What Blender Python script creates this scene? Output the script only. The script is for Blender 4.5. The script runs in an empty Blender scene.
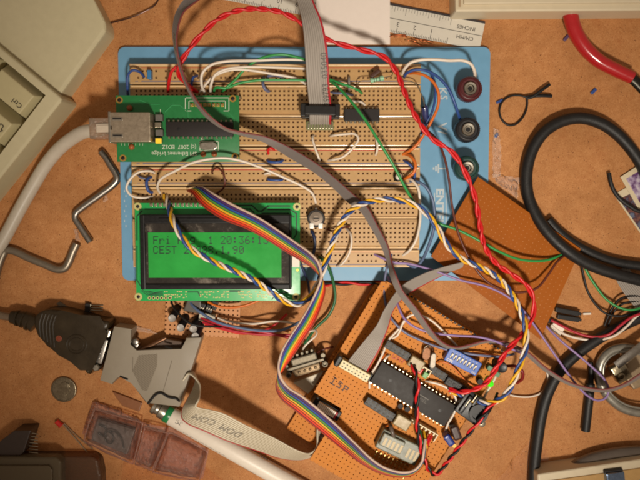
import bpy, bmesh, math, random
from mathutils import Vector, Matrix
random.seed(7)
S = 0.0057          # one photo pixel on the desk, in scene units (1 unit = 0.1 m)
D = 700.0           # camera distance in the same pixel units
TILT = math.radians(4.0)
SC = bpy.context.scene
COL = SC.collection
V = Vector
R4 = Matrix.Rotation(-TILT, 3, 'X')
CAM = V((0, D*math.sin(TILT), D*math.cos(TILT)))

def P(px, py, z=0.0):
    """point of the real place seen at photo pixel px,py lying z above the desk (pixel units)"""
    d = R4 @ V(((px-320)/D, (240-py)/D, -1.0))
    t = (z-CAM.z)/d.z
    return CAM + d*t

# ---------------------------------------------------------------- materials
def lin(c):
    def f(v):
        v = v/255.0
        return v/12.92 if v <= 0.04045 else ((v+0.055)/1.055)**2.4
    return (f(c[0]), f(c[1]), f(c[2]), 1)
MATS = {}
def mat(name, rgb, rough=0.5, metal=0.0, var=0.12, scale=60, bump=0.0, bscale=400, coat=0.0, emit=None, spec=0.5, rvar=0.12, trans=0.0, sss=0.0):
    if name in MATS: return MATS[name]
    m = bpy.data.materials.new(name); m.use_nodes = True
    nt = m.node_tree; N = nt.nodes; L = nt.links
    b = N['Principled BSDF']
    c = lin(rgb)
    tc = N.new('ShaderNodeTexCoord')
    no = N.new('ShaderNodeTexNoise'); no.inputs['Scale'].default_value = scale; no.inputs['Detail'].default_value = 5
    no.inputs['Roughness'].default_value = 0.65
    L.new(tc.outputs['Object'], no.inputs['Vector'])
    mx = N.new('ShaderNodeMix'); mx.data_type = 'RGBA'
    mx.inputs['A'].default_value = tuple(v*(1-var*1.6) for v in c[:3])+(1,)
    mx.inputs['B'].default_value = tuple(min(1, v*(1+var*1.6)) for v in c[:3])+(1,)
    L.new(no.outputs['Fac'], mx.inputs['Factor'])
    L.new(mx.outputs['Result'], b.inputs['Base Color'])
    mr = N.new('ShaderNodeMapRange'); mr.inputs['To Min'].default_value = max(0.03, rough-rvar); mr.inputs['To Max'].default_value = min(1, rough+rvar)
    L.new(no.outputs['Fac'], mr.inputs['Value']); L.new(mr.outputs['Result'], b.inputs['Roughness'])
    b.inputs['Metallic'].default_value = metal
    b.inputs['Specular IOR Level'].default_value = spec
    if coat: b.inputs['Coat Weight'].default_value = coat; b.inputs['Coat Roughness'].default_value = 0.12
    if trans: b.inputs['Transmission Weight'].default_value = trans
    if sss:
        b.inputs['Subsurface Weight'].default_value = sss; b.inputs['Subsurface Radius'].default_value = (0.01, 0.008, 0.005); b.inputs['Subsurface Scale'].default_value = 1
    if emit: b.inputs['Emission Color'].default_value = lin(emit[0]); b.inputs['Emission Strength'].default_value = emit[1]
    if bump:
        n2 = N.new('ShaderNodeTexNoise'); n2.inputs['Scale'].default_value = bscale; n2.inputs['Detail'].default_value = 4
        L.new(tc.outputs['Object'], n2.inputs['Vector'])
        bu = N.new('ShaderNodeBump'); bu.inputs['Strength'].default_value = bump; bu.inputs['Distance'].default_value = 0.004
        L.new(n2.outputs['Fac'], bu.inputs['Height']); L.new(bu.outputs['Normal'], b.inputs['Normal'])
    MATS[name] = m; return m

def clear(name, rgb, gloss=0.22, rough=0.12, milky=0.15, bscale=90, bump=0.5):
    """thin clear plastic: tinted see-through film with a glossy and a slightly milky share"""
    if name in MATS: return MATS[name]
    m = bpy.data.materials.new(name); m.use_nodes = True
    nt = m.node_tree; N = nt.nodes; L = nt.links
    N.remove(N['Principled BSDF']); out = N['Material Output']
    tr = N.new('ShaderNodeBsdfTransparent'); tr.inputs['Color'].default_value = lin(rgb)
    gl = N.new('ShaderNodeBsdfGlossy'); gl.inputs['Roughness'].default_value = rough; gl.inputs['Color'].default_value = (1, .95, .9, 1)
    df = N.new('ShaderNodeBsdfDiffuse'); df.inputs['Color'].default_value = lin(rgb)
    tc = N.new('ShaderNodeTexCoord'); no = N.new('ShaderNodeTexNoise'); no.inputs['Scale'].default_value = bscale; no.inputs['Detail'].default_value = 3
    L.new(tc.outputs['Object'], no.inputs['Vector'])
    bu = N.new('ShaderNodeBump'); bu.inputs['Strength'].default_value = bump; bu.inputs['Distance'].default_value = 0.02
    L.new(no.outputs['Fac'], bu.inputs['Height']); L.new(bu.outputs['Normal'], gl.inputs['Normal'])
    lw = N.new('ShaderNodeLayerWeight'); lw.inputs['Blend'].default_value = gloss; L.new(bu.outputs['Normal'], lw.inputs['Normal'])
    m1 = N.new('ShaderNodeMixShader'); m1.inputs['Fac'].default_value = milky; L.new(tr.outputs[0], m1.inputs[1]); L.new(df.outputs[0], m1.inputs[2])
    m2 = N.new('ShaderNodeMixShader'); L.new(lw.outputs['Fresnel'], m2.inputs['Fac']); L.new(m1.outputs[0], m2.inputs[1]); L.new(gl.outputs[0], m2.inputs[2])
    L.new(m2.outputs[0], out.inputs['Surface'])
    MATS[name] = m; return m

# ---------------------------------------------------------------- mesh building
def catmull(pts, step):
    """pts: list of Vectors (any dimension); returns resampled list about `step` apart (in units of the first 3 comps)"""
    n = len(pts)
    if n == 2: ext = [pts[0]*2-pts[1], pts[0], pts[1], pts[1]*2-pts[0]]
    else: ext = [pts[0]*2-pts[1]] + list(pts) + [pts[-1]*2-pts[-2]]
    out = []
    for i in range(1, len(ext)-2):
        p0, p1, p2, p3 = ext[i-1], ext[i], ext[i+1], ext[i+2]
        d = (V(p2[:3])-V(p1[:3])).length
        k = max(2, int(d/step+0.5))
        # centripetal-like knots keep unequal spans from overshooting
        t0 = 0.0; a = 0.5
        t1 = t0+max(1e-3, (p1-p0).length)**a; t2 = t1+max(1e-3, (p2-p1).length)**a; t3 = t2+max(1e-3, (p3-p2).length)**a
        for j in range(k):
            t = t1+(t2-t1)*j/k
            A1 = p0*((t1-t)/(t1-t0))+p1*((t-t0)/(t1-t0)); A2 = p1*((t2-t)/(t2-t1))+p2*((t-t1)/(t2-t1)); A3 = p2*((t3-t)/(t3-t2))+p3*((t-t2)/(t3-t2))
            B1 = A1*((t2-t)/(t2-t0))+A2*((t-t0)/(t2-t0)); B2 = A2*((t3-t)/(t3-t1))+A3*((t-t1)/(t3-t1))
            out.append(B1*((t2-t)/(t2-t1))+B2*((t-t1)/(t2-t1)))
    out.append(pts[-1].copy())
    return out

def IP(pts):   # image points (px,py,z) -> world px vectors
    return [P(*p) for p in pts]

class Frame:
    """local axes (x right, y up, z up at ang=0) standing at photo pixel px,py height z; ang turns clockwise as seen in the photo"""
    def __init__(s, px, py, z=0, ang=0, tilt=0, roll=0):
        s.o = P(px, py, z)
        s.m = Matrix.Rotation(-math.radians(ang), 3, 'Z') @ Matrix.Rotation(math.radians(tilt), 3, 'X') @ Matrix.Rotation(math.radians(roll), 3, 'Y')
    def w(s, x, y, z=0): return s.o + s.m @ V((x, y, z))
class WFrame(Frame):
    def __init__(s, o, m=None): s.o = V(o); s.m = m or Matrix.Identity(3)

class MB:
    def __init__(s): s.v = []; s.f = []; s.mi = []; s.sm = []; s.pid = []; s.cur = 0
    def piece(s): s.cur += 1; return s
    def add(s, vs, fs, mi=0, smooth=False):
        b = len(s.v); s.v += [V(v) for v in vs]
        for k, f in enumerate(fs):
            s.f.append([b+i for i in f]); s.mi.append(mi[k] if isinstance(mi, list) else mi); s.sm.append(smooth); s.pid.append(s.cur)
        return s
    def addbm(s, bm, F, mi=0, smooth=False):
        bm.verts.ensure_lookup_table()
        for i, v in enumerate(bm.verts): v.index = i
        s.add([F.w(*v.co) if F else v.co for v in bm.verts], [[v.index for v in f.verts] for f in bm.faces], mi, smooth); bm.free(); return s
    def box(s, F, x0, x1, y0, y1, z0, z1, bev=0, mi=0, seg=2, taper=0):
        bm = bmesh.new(); bmesh.ops.create_cube(bm, size=1)
        for v in bm.verts:
            t = taper if v.co.z > 0 else 0
            v.co = V(((x0+t if v.co.x < 0 else x1-t), (y0+t if v.co.y < 0 else y1-t), (z0 if v.co.z < 0 else z1)))
        if bev: bmesh.ops.bevel(bm, geom=bm.edges[:], offset=bev, segments=seg, affect='EDGES', profile=0.6)
        return s.addbm(bm, F, mi, False)
    def poly(s, pts, z0, z1, bev=0, mi=0, F=None, seg=2, imgz=None):
        """prism; pts are photo pixels seen at height imgz (default z1) when F is None, else local coords"""
        if F is None:
            iz = z1 if imgz is None else imgz
            q = [P(x, y, iz) for x, y in pts]; q = [(a.x, a.y) for a in q]
        else: q = list(pts)
        ar = sum(q[i][0]*q[(i+1) % len(q)][1]-q[(i+1) % len(q)][0]*q[i][1] for i in range(len(q)))
        if ar < 0: q.reverse()
        bm = bmesh.new()
        bot = [bm.verts.new((x, y, z0)) for x, y in q]; top = [bm.verts.new((x, y, z1)) for x, y in q]
        n = len(q); bm.faces.new(top); bm.faces.new(bot[::-1])
        for i in range(n): bm.faces.new((bot[i], bot[(i+1) % n], top[(i+1) % n], top[i]))
        if bev: bmesh.ops.bevel(bm, geom=[e for e in bm.edges if e.verts[0].co.z > (z0+z1)/2 and e.verts[1].co.z > (z0+z1)/2 or abs(e.verts[0].co.z-e.verts[1].co.z) > 1e-4], offset=bev, segments=seg, affect='EDGES', profile=0.6)
        bmesh.ops.triangulate(bm, faces=[f for f in bm.faces if len(f.verts) > 4])
        return s.addbm(bm, F, mi)
    def lathe(s, F, prof, n=24, mi=0, cx=0, cy=0, smooth=True, mis=None):
        """prof: list of (r,z)"""
        vs = []; fs = []; ml = []
        for r, z in prof:
            for k in range(n):
                a = 2*math.pi*k/n; vs.append(F.w(cx+r*math.cos(a), cy+r*math.sin(a), z))
        for j in range(len(prof)-1):
            for k in range(n):
                fs.append([j*n+k, j*n+(k+1) % n, (j+1)*n+(k+1) % n, (j+1)*n+k]); ml.append(mis[j] if mis else mi)
        fs.append(list(range(n))[::-1]); ml.append(mis[0] if mis else mi)
        fs.append([(len(prof)-1)*n+k for k in range(n)]); ml.append(mis[-1] if mis else mi)
        return s.add(vs, fs, ml, smooth)
    def tubew(s, path, r, n=8, mi=0, flat=1.0, r1=None):
        """tube along world-px points (already smooth)"""
        m = len(path)
        t = (path[1]-path[0]).normalized(); up = V((0, 0, 1))
        if abs(t.dot(up)) > 0.95: up = V((1, 0, 0))
        nrm = (up-t*up.dot(t)).normalized()
        vs = []; fs = []
        for i, p in enumerate(path):
            if i == 0: t = path[1]-path[0]
            elif i == m-1: t = path[-1]-path[-2]
            else: t = path[i+1]-path[i-1]
            if t.length < 1e-6: t = V((1, 0, 0))
            t.normalize(); nn = nrm-t*nrm.dot(t)
            if nn.length > 1e-5: nrm = nn.normalized()
            bi = t.cross(nrm)
            rr = r if r1 is None else r+(r1-r)*i/(m-1)
            for k in range(n):
                a = 2*math.pi*k/n; vs.append(p+nrm*(math.cos(a)*rr*flat)+bi*(math.sin(a)*rr))
        for i in range(m-1):
            for k in range(n): fs.append([i*n+k, i*n+(k+1) % n, (i+1)*n+(k+1) % n, (i+1)*n+k])
        fs.append(list(range(n))[::-1]); fs.append([(m-1)*n+k for k in range(n)])
        return s.add(vs, fs, mi, True)
    def tube(s, pts, r, n=8, mi=0, step=3, flat=1.0, r1=None):
        return s.tubew(catmull(IP(pts), step), r, n, mi, flat, r1)
    def quadw(s, a, b, c, d, mi=0): return s.add([a, b, c, d], [[0, 1, 2, 3]], mi)

def merged(items):
    """[(MB, material or list), ...] -> one MB and one material list"""
    B = MB(); mats = []
    for b, m in items:
        m = list(m) if isinstance(m, (list, tuple)) else [m]
        o = len(mats); n = len(B.v); B.v += b.v; B.f += [[n+i for i in f] for f in b.f]; B.mi += [o+min(i, len(m)-1) for i in b.mi]; B.sm += b.sm; B.pid += [0]*len(b.f); mats += m
    return B, mats
def pieces(B):
    out = []
    for k in sorted(set(B.pid)):
        b = MB(); mp = {}
        for f, mi, sm, pid in zip(B.f, B.mi, B.sm, B.pid):
            if pid != k: continue
            for i in f:
                if i not in mp: mp[i] = len(b.v); b.v.append(B.v[i])
            b.f.append([mp[i] for i in f]); b.mi.append(mi); b.sm.append(sm); b.pid.append(0)
        out.append(b)
    return out
def mesh_obj(name, B, mats, origin, parent):
    if isinstance(B, list): B, mats = merged(B)
    me = bpy.data.meshes.new(name)
    me.from_pydata([(v-origin)*S for v in B.v], [], B.f)
    if not isinstance(mats, (list, tuple)): mats = [mats]
    for m in mats: me.materials.append(m)
    me.polygons.foreach_set('material_index', [min(i, len(mats)-1) for i in B.mi])
    me.polygons.foreach_set('use_smooth', B.sm)
    me.update()
    bm = bmesh.new(); bm.from_mesh(me); bmesh.ops.recalc_face_normals(bm, faces=bm.faces[:]); bm.to_mesh(me); bm.free()
    if any(B.sm): me.set_sharp_from_angle(angle=math.radians(50))
    o = bpy.data.objects.new(name, me); COL.objects.link(o)
    if parent: o.parent = parent
    return o

class Thing:
    def __init__(s, name, label, cat, px, py, z=0, group=None):
        s.org = P(px, py, z); s.o = bpy.data.objects.new(name, None); s.o.empty_display_size = 0.02
        COL.objects.link(s.o); s.o.location = s.org*S
        s.o['label'] = label; s.o['category'] = cat
        if group: s.o['group'] = group
    def part(s, name, B, mats=None, parent=None, label=None, split=False):
        if split:
            for b in pieces(B): o = s.part(name, b, mats, parent, label)
            return o
        o = mesh_obj(name, B, mats, s.org, parent or s.o)
        if label: o['label'] = label
        return o

def single(name, label, cat, B, mats, group=None, kind=None):
    mn = V((min(v.x for v in B.v), min(v.y for v in B.v), min(v.z for v in B.v))); mx = V((max(v.x for v in B.v), max(v.y for v in B.v), 0))
    org = V(((mn.x+mx.x)/2, (mn.y+mx.y)/2, mn.z))
    o = mesh_obj(name, B, mats, org, None); o.location = org*S
    if kind: o['kind'] = kind
    else: o['label'] = label; o['category'] = cat
    if group: o['group'] = group
    return o

# text as mesh laid in a frame; size = cap height in px units
def text_pts(txt, size, align='LEFT', bold=0.0):
    cu = bpy.data.curves.new('writing', 'FONT'); cu.body = txt; cu.size = 1; cu.align_x = align; cu.offset = bold; cu.resolution_u = 2
    ob = bpy.data.objects.new('writing', cu); COL.objects.link(ob)
    dg = bpy.context.evaluated_depsgraph_get(); me = bpy.data.meshes.new_from_object(ob.evaluated_get(dg))
    k = size/0.70
    vs = [(v.co.x*k, v.co.y*k) for v in me.vertices]; fs = [list(p.vertices) for p in me.polygons]
    bpy.data.objects.remove(ob); bpy.data.curves.remove(cu); bpy.data.meshes.remove(me)
    return vs, fs
def text_mb(B, txt, size, F, x=0, y=0, z=0.15, align='LEFT', mi=0, sx=1.0, bold=0.0):
    vs, fs = text_pts(txt, size, align, bold)
    return B.add([F.w(x+a*sx, y+b, z) for a, b in vs], fs, mi)

class Ribbon:
    """flat cable given by its two edges; pts = (ax,ay,bx,by,z,dz) photo pixels of edge A and edge B, z of the middle, dz = zB-zA"""
    def __init__(s, pts, n, th=1.3, step=2.5, k=1.0):
        q = []
        for ax, ay, bx, by, z, dz in pts:
            a = P(ax, ay, z-dz/2); b = P(bx, by, z+dz/2); q.append(V((*((a+b)/2), *((b-a)*k))))
        cs = catmull(q, step)
        s.c = [V(v[:3]) for v in cs]; s.w = [V(v[3:]) for v in cs]; s.n = n; s.th = th
        s.nr = []
        m = len(s.c); prev = None
        for i in range(m):
            t = s.c[min(i+1, m-1)]-s.c[max(i-1, 0)]
            nn = s.w[i].cross(t)
            nn = nn.normalized() if nn.length > 1e-6 else (prev or V((0, 0, 1)))
            if prev is not None and nn.dot(prev) < 0 and abs(nn.dot(prev)) > 0.3: nn = -nn
            prev = nn; s.nr.append(nn)
        s.len = [0]
        for i in range(1, m): s.len.append(s.len[-1]+(s.c[i]-s.c[i-1]).length)
    def build(s, B, mis, groove=None):
        U = []; H = []
        for k in range(s.n):
            for u, h in ((0.07, .12), (.25, .85), (.5, 1), (.75, .85), (.93, .12)):
                U.append((k+u)/s.n-0.5); H.append(h)
        m = len(U); ring = 2*m; vs = []; fs = []; ml = []
        for c, w, nr in zip(s.c, s.w, s.nr):
            for u, h in zip(U, H): vs.append(c+w*u+nr*(h*s.th/2))
            for u, h in zip(U[::-1], H[::-1]): vs.append(c+w*u-nr*(h*s.th/2))
        for i in range(len(s.c)-1):
            for k in range(ring):
                k2 = (k+1) % ring
                fs.append([i*ring+k, i*ring+k2, (i+1)*ring+k2, (i+1)*ring+k])
                kk = k if k < m else ring-1-k
                ml.append(mis[min(s.n-1, kk//5)] if kk % 5 != 4 or groove is None or kk//5 >= s.n-1 else groove)
        fs.append(list(range(ring))); ml.append(mis[0]); fs.append([(len(s.c)-1)*ring+k for k in range(ring)]); ml.append(mis[0])
        return B.add(vs, fs, ml, True)
    def at(s, l, u, side=1):
        l = max(0, min(l, s.len[-1]-1e-4)); i = 0
        while s.len[i+1] < l: i += 1
        f = (l-s.len[i])/(s.len[i+1]-s.len[i])
        return s.c[i].lerp(s.c[i+1], f)+s.w[i].lerp(s.w[i+1], f)*u+s.nr[i]*((1 if s.nr[i].z > 0 else -1)*(s.th/2+0.25))

def braid(B, path, mis, R, r, pitch, n=6, phase=0, wob=0.0):
    """twisted strands round a world-px path"""
    m = len(path); t = (path[1]-path[0]).normalized(); nrm = V((0, 0, 1)); nrm = (nrm-t*nrm.dot(t)).normalized()
    st = [[] for _ in mis]; L = 0; ph = phase
    for i, p in enumerate(path):
        if i: d = (p-path[i-1]).length; L += d; ph += 2*math.pi*d/(pitch*(1+wob*math.sin(L*0.037+phase)))
        t = (path[min(i+1, m-1)]-path[max(i-1, 0)]).normalized(); nrm = (nrm-t*nrm.dot(t)).normalized(); bi = t.cross(nrm)
        for k in range(len(mis)):
            a = ph+2*math.pi*k/len(mis); st[k].append(p+(nrm*math.cos(a)+bi*math.sin(a))*R)
    if isinstance(B, list):
        for k in range(len(mis)): B[k].tubew(st[k], r, n)
    else:
        for k, mi in enumerate(mis): B.tubew(st[k], r, n, mi)

def grid_holes(B, F, xs, ys, x0, x1, y0, y1, z, h, depth, mi=0, mip=1, keep=None):
    """sheet with real square pits at every xs,ys"""
    X = [x0]; 
    for x in xs: X += [x-h, x+h]
    X.append(x1); Y = [y0]
    for y in ys: Y += [y-h, y+h]
    Y.append(y1)
    nx = len(X); vs = [F.w(x, y, z) for y in Y for x in X]; fs = []; ml = []
    for j in range(len(Y)-1):
        for i in range(nx-1):
            hole = i % 2 == 1 and j % 2 == 1
            if hole and keep and not keep((i-1)//2, (j-1)//2): hole = False
            if not hole: fs.append([j*nx+i, j*nx+i+1, (j+1)*nx+i+1, (j+1)*nx+i]); ml.append(mi)
            else:
                b = len(vs)
                for (x, y) in ((X[i], Y[j]), (X[i+1], Y[j]), (X[i+1], Y[j+1]), (X[i], Y[j+1])): vs.append(F.w(x, y, z-depth))
                a = [j*nx+i, j*nx+i+1, (j+1)*nx+i+1, (j+1)*nx+i]
                for k in range(4): fs.append([a[k], a[(k+1) % 4], b+(k+1) % 4, b+k]); ml.append(mip if k else mi)
                fs.append([b, b+1, b+2, b+3]); ml.append(mip)
    B.add(vs, fs, ml)

# ================================================================ palette (colours as the eye sees them in even light)
def M_(): pass
m_metal = mat('dull steel', (150, 145, 138), .36, 1.0, .12, 120)
m_chrome = mat('bright metal', (170, 164, 152), .34, 1.0, .06, 80)
m_tin = mat('tinned pins', (158, 149, 130), .34, .85, .1, 200)
m_gold = mat('gold plated pads', (205, 165, 85), .35, .85, .1, 200)
m_black = mat('black plastic', (22, 20, 20), .48, 0, .25, 80, spec=.35)
m_dark = mat('dark chip resin', (38, 34, 33), .55, 0, .2, 150, bump=.15, bscale=900, spec=.3)
m_rubber = mat('black cable rubber', (26, 25, 25), .5, 0, .4, 24, bump=.25, bscale=180, spec=.4)
m_beige = mat('beige keyboard plastic', (196, 186, 152), .5, 0, .05, 30, bump=.12, bscale=1400)
m_key = mat('beige key plastic', (190, 179, 138), .55, 0, .05, 30, bump=.1, bscale=1600)
m_cream = mat('cream plastic', (204, 190, 162), .42, 0, .04, 25)
m_white = mat('white plastic', (226, 216, 202), .4, 0, .05, 60)
m_ww = mat('white wire insulation', (218, 205, 190), .42, 0, .08, 90)
m_red = mat('red wire insulation', (200, 26, 30), .42, 0, .14, 90)
m_blue = mat('blue wire insulation', (42, 72, 135), .4, 0, .14, 90)
m_green = mat('green wire insulation', (45, 140, 70), .4, 0, .12, 90)
m_yellow = mat('yellow wire insulation', (225, 170, 30), .4, 0, .12, 90)
m_orange = mat('orange wire insulation', (205, 105, 35), .4, 0, .12, 90)
m_brown = mat('brown wire insulation', (92, 42, 30), .42, 0, .15, 90)
m_purple = mat('lilac wire insulation', (140, 115, 165), .42, 0, .1, 90)
m_slate = mat('slate wire insulation', (100, 105, 135), .42, 0, .1, 90)
m_greyw = mat('grey cable sheath', (142, 136, 128), .45, 0, .06, 90)
m_ink = mat('black ink', (40, 34, 32), .6, 0, .1)
m_inkg = mat('grey printing ink', (92, 88, 82), .6, 0, .1)

# ---------------------------------------------------------------- desk
def desk_material():
    m = bpy.data.materials.new('varnished fibreboard'); m.use_nodes = True
    nt = m.node_tree; N = nt.nodes; L = nt.links; b = N['Principled BSDF']
    tc = N.new('ShaderNodeTexCoord')
    def noise(sc, det=6, ro=.6):
        n = N.new('ShaderNodeTexNoise'); n.inputs['Scale'].default_value = sc; n.inputs['Detail'].default_value = det; n.inputs['Roughness'].default_value = ro
        L.new(tc.outputs['Object'], n.inputs['Vector']); return n
    def ramp(src, stops):
        r = N.new('ShaderNodeValToRGB'); e = r.color_ramp.elements
        while len(e) < len(stops): e.new(.5)
        for k, (p, c) in enumerate(stops): e[k].position = p; e[k].color = c
        L.new(src, r.inputs['Fac']); return r
    big = noise(3.2, 4); mid = noise(26, 6, .7); fine = noise(150, 6, .75)
    base = ramp(mid.outputs['Fac'], [(.28, lin((168, 112, 68))), (.5, lin((183, 128, 80))), (.74, lin((200, 146, 98)))])
    fr = ramp(fine.outputs['Fac'], [(.3, lin((146, 90, 50))), (.52, lin((184, 129, 82))), (.72, lin((220, 168, 120)))])
    m1 = N.new('ShaderNodeMix'); m1.data_type = 'RGBA'; m1.inputs['Factor'].default_value = .5
    L.new(base.outputs['Color'], m1.inputs['A']); L.new(fr.outputs['Color'], m1.inputs['B'])
    bg = ramp(big.outputs['Fac'], [(.32, (.8, .77, .72, 1)), (.68, (1.1, 1.09, 1.08, 1))])
    m2 = N.new('ShaderNodeMix'); m2.data_type = 'RGBA'; m2.blend_type = 'MULTIPLY'; m2.inputs['Factor'].default_value = 1
    L.new(m1.outputs['Result'], m2.inputs['A']); L.new(bg.outputs['Color'], m2.inputs['B'])
    cur = m2.outputs['Result']
    # dark flecks of several sizes, each only where a second noise allows it
    for sc, thr, gate, col in ((34, .12, .53, (60, 30, 18)), (78, .2, .34, (104, 54, 28)), (150, .17, .5, (96, 52, 28)), (20, .06, .5, (60, 34, 24))):
        vo = N.new('ShaderNodeTexVoronoi'); vo.inputs['Scale'].default_value = sc; L.new(tc.outputs['Object'], vo.inputs['Vector'])
        r = ramp(vo.outputs['Distance'], [(0, (1, 1, 1, 1)), (thr*.55, (1, 1, 1, 1)), (thr, (0, 0, 0, 1))])
        sep = N.new('ShaderNodeSeparateColor'); L.new(vo.outputs['Color'], sep.inputs['Color'])
        g = N.new('ShaderNodeMath'); g.operation = 'GREATER_THAN'; g.inputs[1].default_value = gate; L.new(sep.outputs['Red'], g.inputs[0])
        mm = N.new('ShaderNodeMath'); mm.operation = 'MULTIPLY'; L.new(r.outputs['Color'], mm.inputs[0]); L.new(g.outputs[0], mm.inputs[1])
        m3 = N.new('ShaderNodeMath'); m3.operation = 'MULTIPLY'; m3.inputs[1].default_value = .8; L.new(mm.outputs[0], m3.inputs[0])
        mx = N.new('ShaderNodeMix'); mx.data_type = 'RGBA'; L.new(m3.outputs[0], mx.inputs['Factor']); L.new(cur, mx.inputs['A']); mx.inputs['B'].default_value = lin(col)
        cur = mx.outputs['Result']
    # a few smudges and stains
    st = noise(7.5, 8, .75); sr = ramp(st.outputs['Fac'], [(.57, (0, 0, 0, 1)), (.70, (1, 1, 1, 1))])
    s3 = N.new('ShaderNodeMath'); s3.operation = 'MULTIPLY'; s3.inputs[1].default_value = .36; L.new(sr.outputs['Color'], s3.inputs[0])
    mx = N.new('ShaderNodeMix'); mx.data_type = 'RGBA'; L.new(s3.outputs[0], mx.inputs['Factor']); L.new(cur, mx.inputs['A']); mx.inputs['B'].default_value = lin((150, 82, 42)); cur = mx.outputs['Result']
    L.new(cur, b.inputs['Base Color'])
    rr = N.new('ShaderNodeMapRange'); rr.inputs['To Min'].default_value = .48; rr.inputs['To Max'].default_value = .75; L.new(mid.outputs['Fac'], rr.inputs['Value']); L.new(rr.outputs['Result'], b.inputs['Roughness'])
    bu = N.new('ShaderNodeBump'); bu.inputs['Strength'].default_value = .16; bu.inputs['Distance'].default_value = .004; L.new(fine.outputs['Fac'], bu.inputs['Height']); L.new(bu.outputs['Normal'], b.inputs['Normal'])
    b.inputs['Specular IOR Level'].default_value = .12
    return m
B = MB(); B.box(WFrame((0, 0, 0)), -900, 900, -700, 800, -32, 0, bev=3)
single('desk_surface', None, None, B, desk_material(), kind='structure')

# ---------------------------------------------------------------- keyboard
# local axes: x along the key rows (reading direction), y towards the upper key rows; origin = lower left outer corner of the frame
KB = Thing('keyboard', 'beige computer keyboard with plain palm rest, lying askew in the upper left corner', 'keyboard', 74, 103, 0)
o0 = P(63, 99, 40)
ax = P(0, 47, 40)-P(62, 98, 40); ax.z = 0; ax.normalize()
ay = V((0, 0, 1)).cross(ax)
mK = Matrix((ax, ay, V((0, 0, 1)))).transposed()
F = WFrame((o0.x, o0.y, 0), mK)
B = MB()
WL = 12; YB = 5
B.poly([(0, 2), (2, 0), (420, 0), (420, YB), (WL, YB), (WL, 300), (0, 300)], 0, 40, bev=2.6, F=F, seg=3)
B.poly([(3, 3), (420, 3), (420, 300), (3, 300)], 0, 20, F=F)
KB.part('frame', B, m_beige)
B = MB()
B.poly([(59, 96), (106, 31), (105, 21), (90, -8), (20, -130), (-150, -130), (-150, -77)], 0, 28, bev=3.5, seg=3)
KB.part('palm_rest', B, m_beige)
def keycap(x0, x1, y0, y1, legend=None, arrow=False):
    B = MB()
    bm = bmesh.new(); bmesh.ops.create_cube(bm, size=1)
    for v in bm.verts:
        top = v.co.z > 0
        v.co = V((((x0+(7 if top else 0)) if v.co.x < 0 else (x1-(7 if top else 0))), ((y0+(7.5 if top else 0)) if v.co.y < 0 else (y1-(2.5 if top else 0))), (44 if v.co.y < 0 else 45) if top else 22))
    bmesh.ops.bevel(bm, geom=bm.edges[:], offset=1.3, segments=3, affect='EDGES', profile=.6)
    B.addbm(bm, F)
    L = MB()
    if legend:
        text_mb(L, legend, 4.6, F, x0+9, y1-11, 45.2)
    if arrow:
        ox, oy = x0+11, y1-18
        pts = [(0, 0), (3.4, 0), (3.4, 4), (5.4, 4), (1.7, 9), (-2, 4), (0, 4)]
        for i in range(len(pts)):
            a = V((*pts[i], 0)); b = V((*pts[(i+1) % len(pts)], 0)); d = (b-a).normalized(); n = V((-d.y, d.x, 0))*.35
            L.quadw(*[F.w(ox+q.x, oy+q.y, 45.2) for q in (a-n, b-n, b+n, a+n)])
    KB.part('key', [(B, m_key), (L, m_ink)])
kx = WL+2
for r, (w0, lg, ar) in enumerate(((52, 'Ctrl', False), (46, None, True), (58, None, False), (50, None, False), (40, None, False))):
    y0 = YB+2+r*33.3; x = kx
    keycap(x, x+w0, y0, y0+31.5, lg, ar); x += w0+2
    for k in range(4):
        keycap(x, x+31.5, y0, y0+31.5); x += 33.3

# ---------------------------------------------------------------- cream box at the top right
T = Thing('plastic_tray', 'cream plastic tray with a double rim at the top right edge', 'tray', 560, 5, 0)
B = MB()
pts = [(457, 13), (700, 11), (700, -150), (452, -150)]
B.poly([(455.5, 12), (720, 10), (720, -150), (452, -150)], 0, 30, bev=2)
T.part('body', B, m_cream)
B = MB()
B.poly([(464, 4), (720, 2), (720, -150), (461, -150)], 30, 33, bev=1)
T.part('lid', B, m_cream)
B = MB(); B.poly([(459, 6.5), (461, 6.5), (459.5, -150), (457.5, -150)], 30.1, 31.2); T.part('rim', B, mat('tan rim line', (165, 140, 110), .6))

# ---------------------------------------------------------------- ruler
T = Thing('ruler', 'white flat ruler with inch and centimetre scales, upside down behind the blue board', 'ruler', 350, 22, 0)
F = Frame(482.5, 36, 2.2, 10.9)      # x to the right along the ruler
W0 = 13.5
RB = MB(); RB.box(F, -420, 0, -W0, W0, -1.6, 0, bev=.4)
B = MB()
B.box(F, -420, 0, W0-1.6, W0+.4, -1.4, .25)
T.part('edge_strip', B, mat('dark ruler edge', (50, 44, 46), .5))
B = MB()
def tick(x, y0, y1, w=.28): B.quadw(*[F.w(*q) for q in ((x-w, y0, .2), (x+w, y0, .2), (x+w, y1, .2), (x-w, y1, .2))])
B.quadw(*[F.w(*q) for q in ((-420, -.45, .15), (0, -.45, .15), (0, .15, .15), (-420, .15, .15))])
for k in range(0, 220):     # mm ticks along the near edge
    x = -33-k*1.675; ln = 5.2 if k % 10 == 0 else (3.8 if k % 5 == 0 else 2.4)
    tick(x, -W0, -W0+ln, .22 if k % 10 else .32)
for k in range(0, 130):
    x = -33-k*2.8; ln = 7 if k % 16 == 0 else (5 if k % 4 == 0 else 3.2)
    tick(x, W0-2-ln, W0-2, .16)
RM = B
B = MB()
G = WFrame(F.o, F.m @ Matrix.Rotation(math.pi, 3, 'Z'))
for k in range(1, 22): text_mb(B, str(k), 4.2, G, 33+k*16.75-16.75+16.75, 2.8, .2, 'CENTER')
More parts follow.
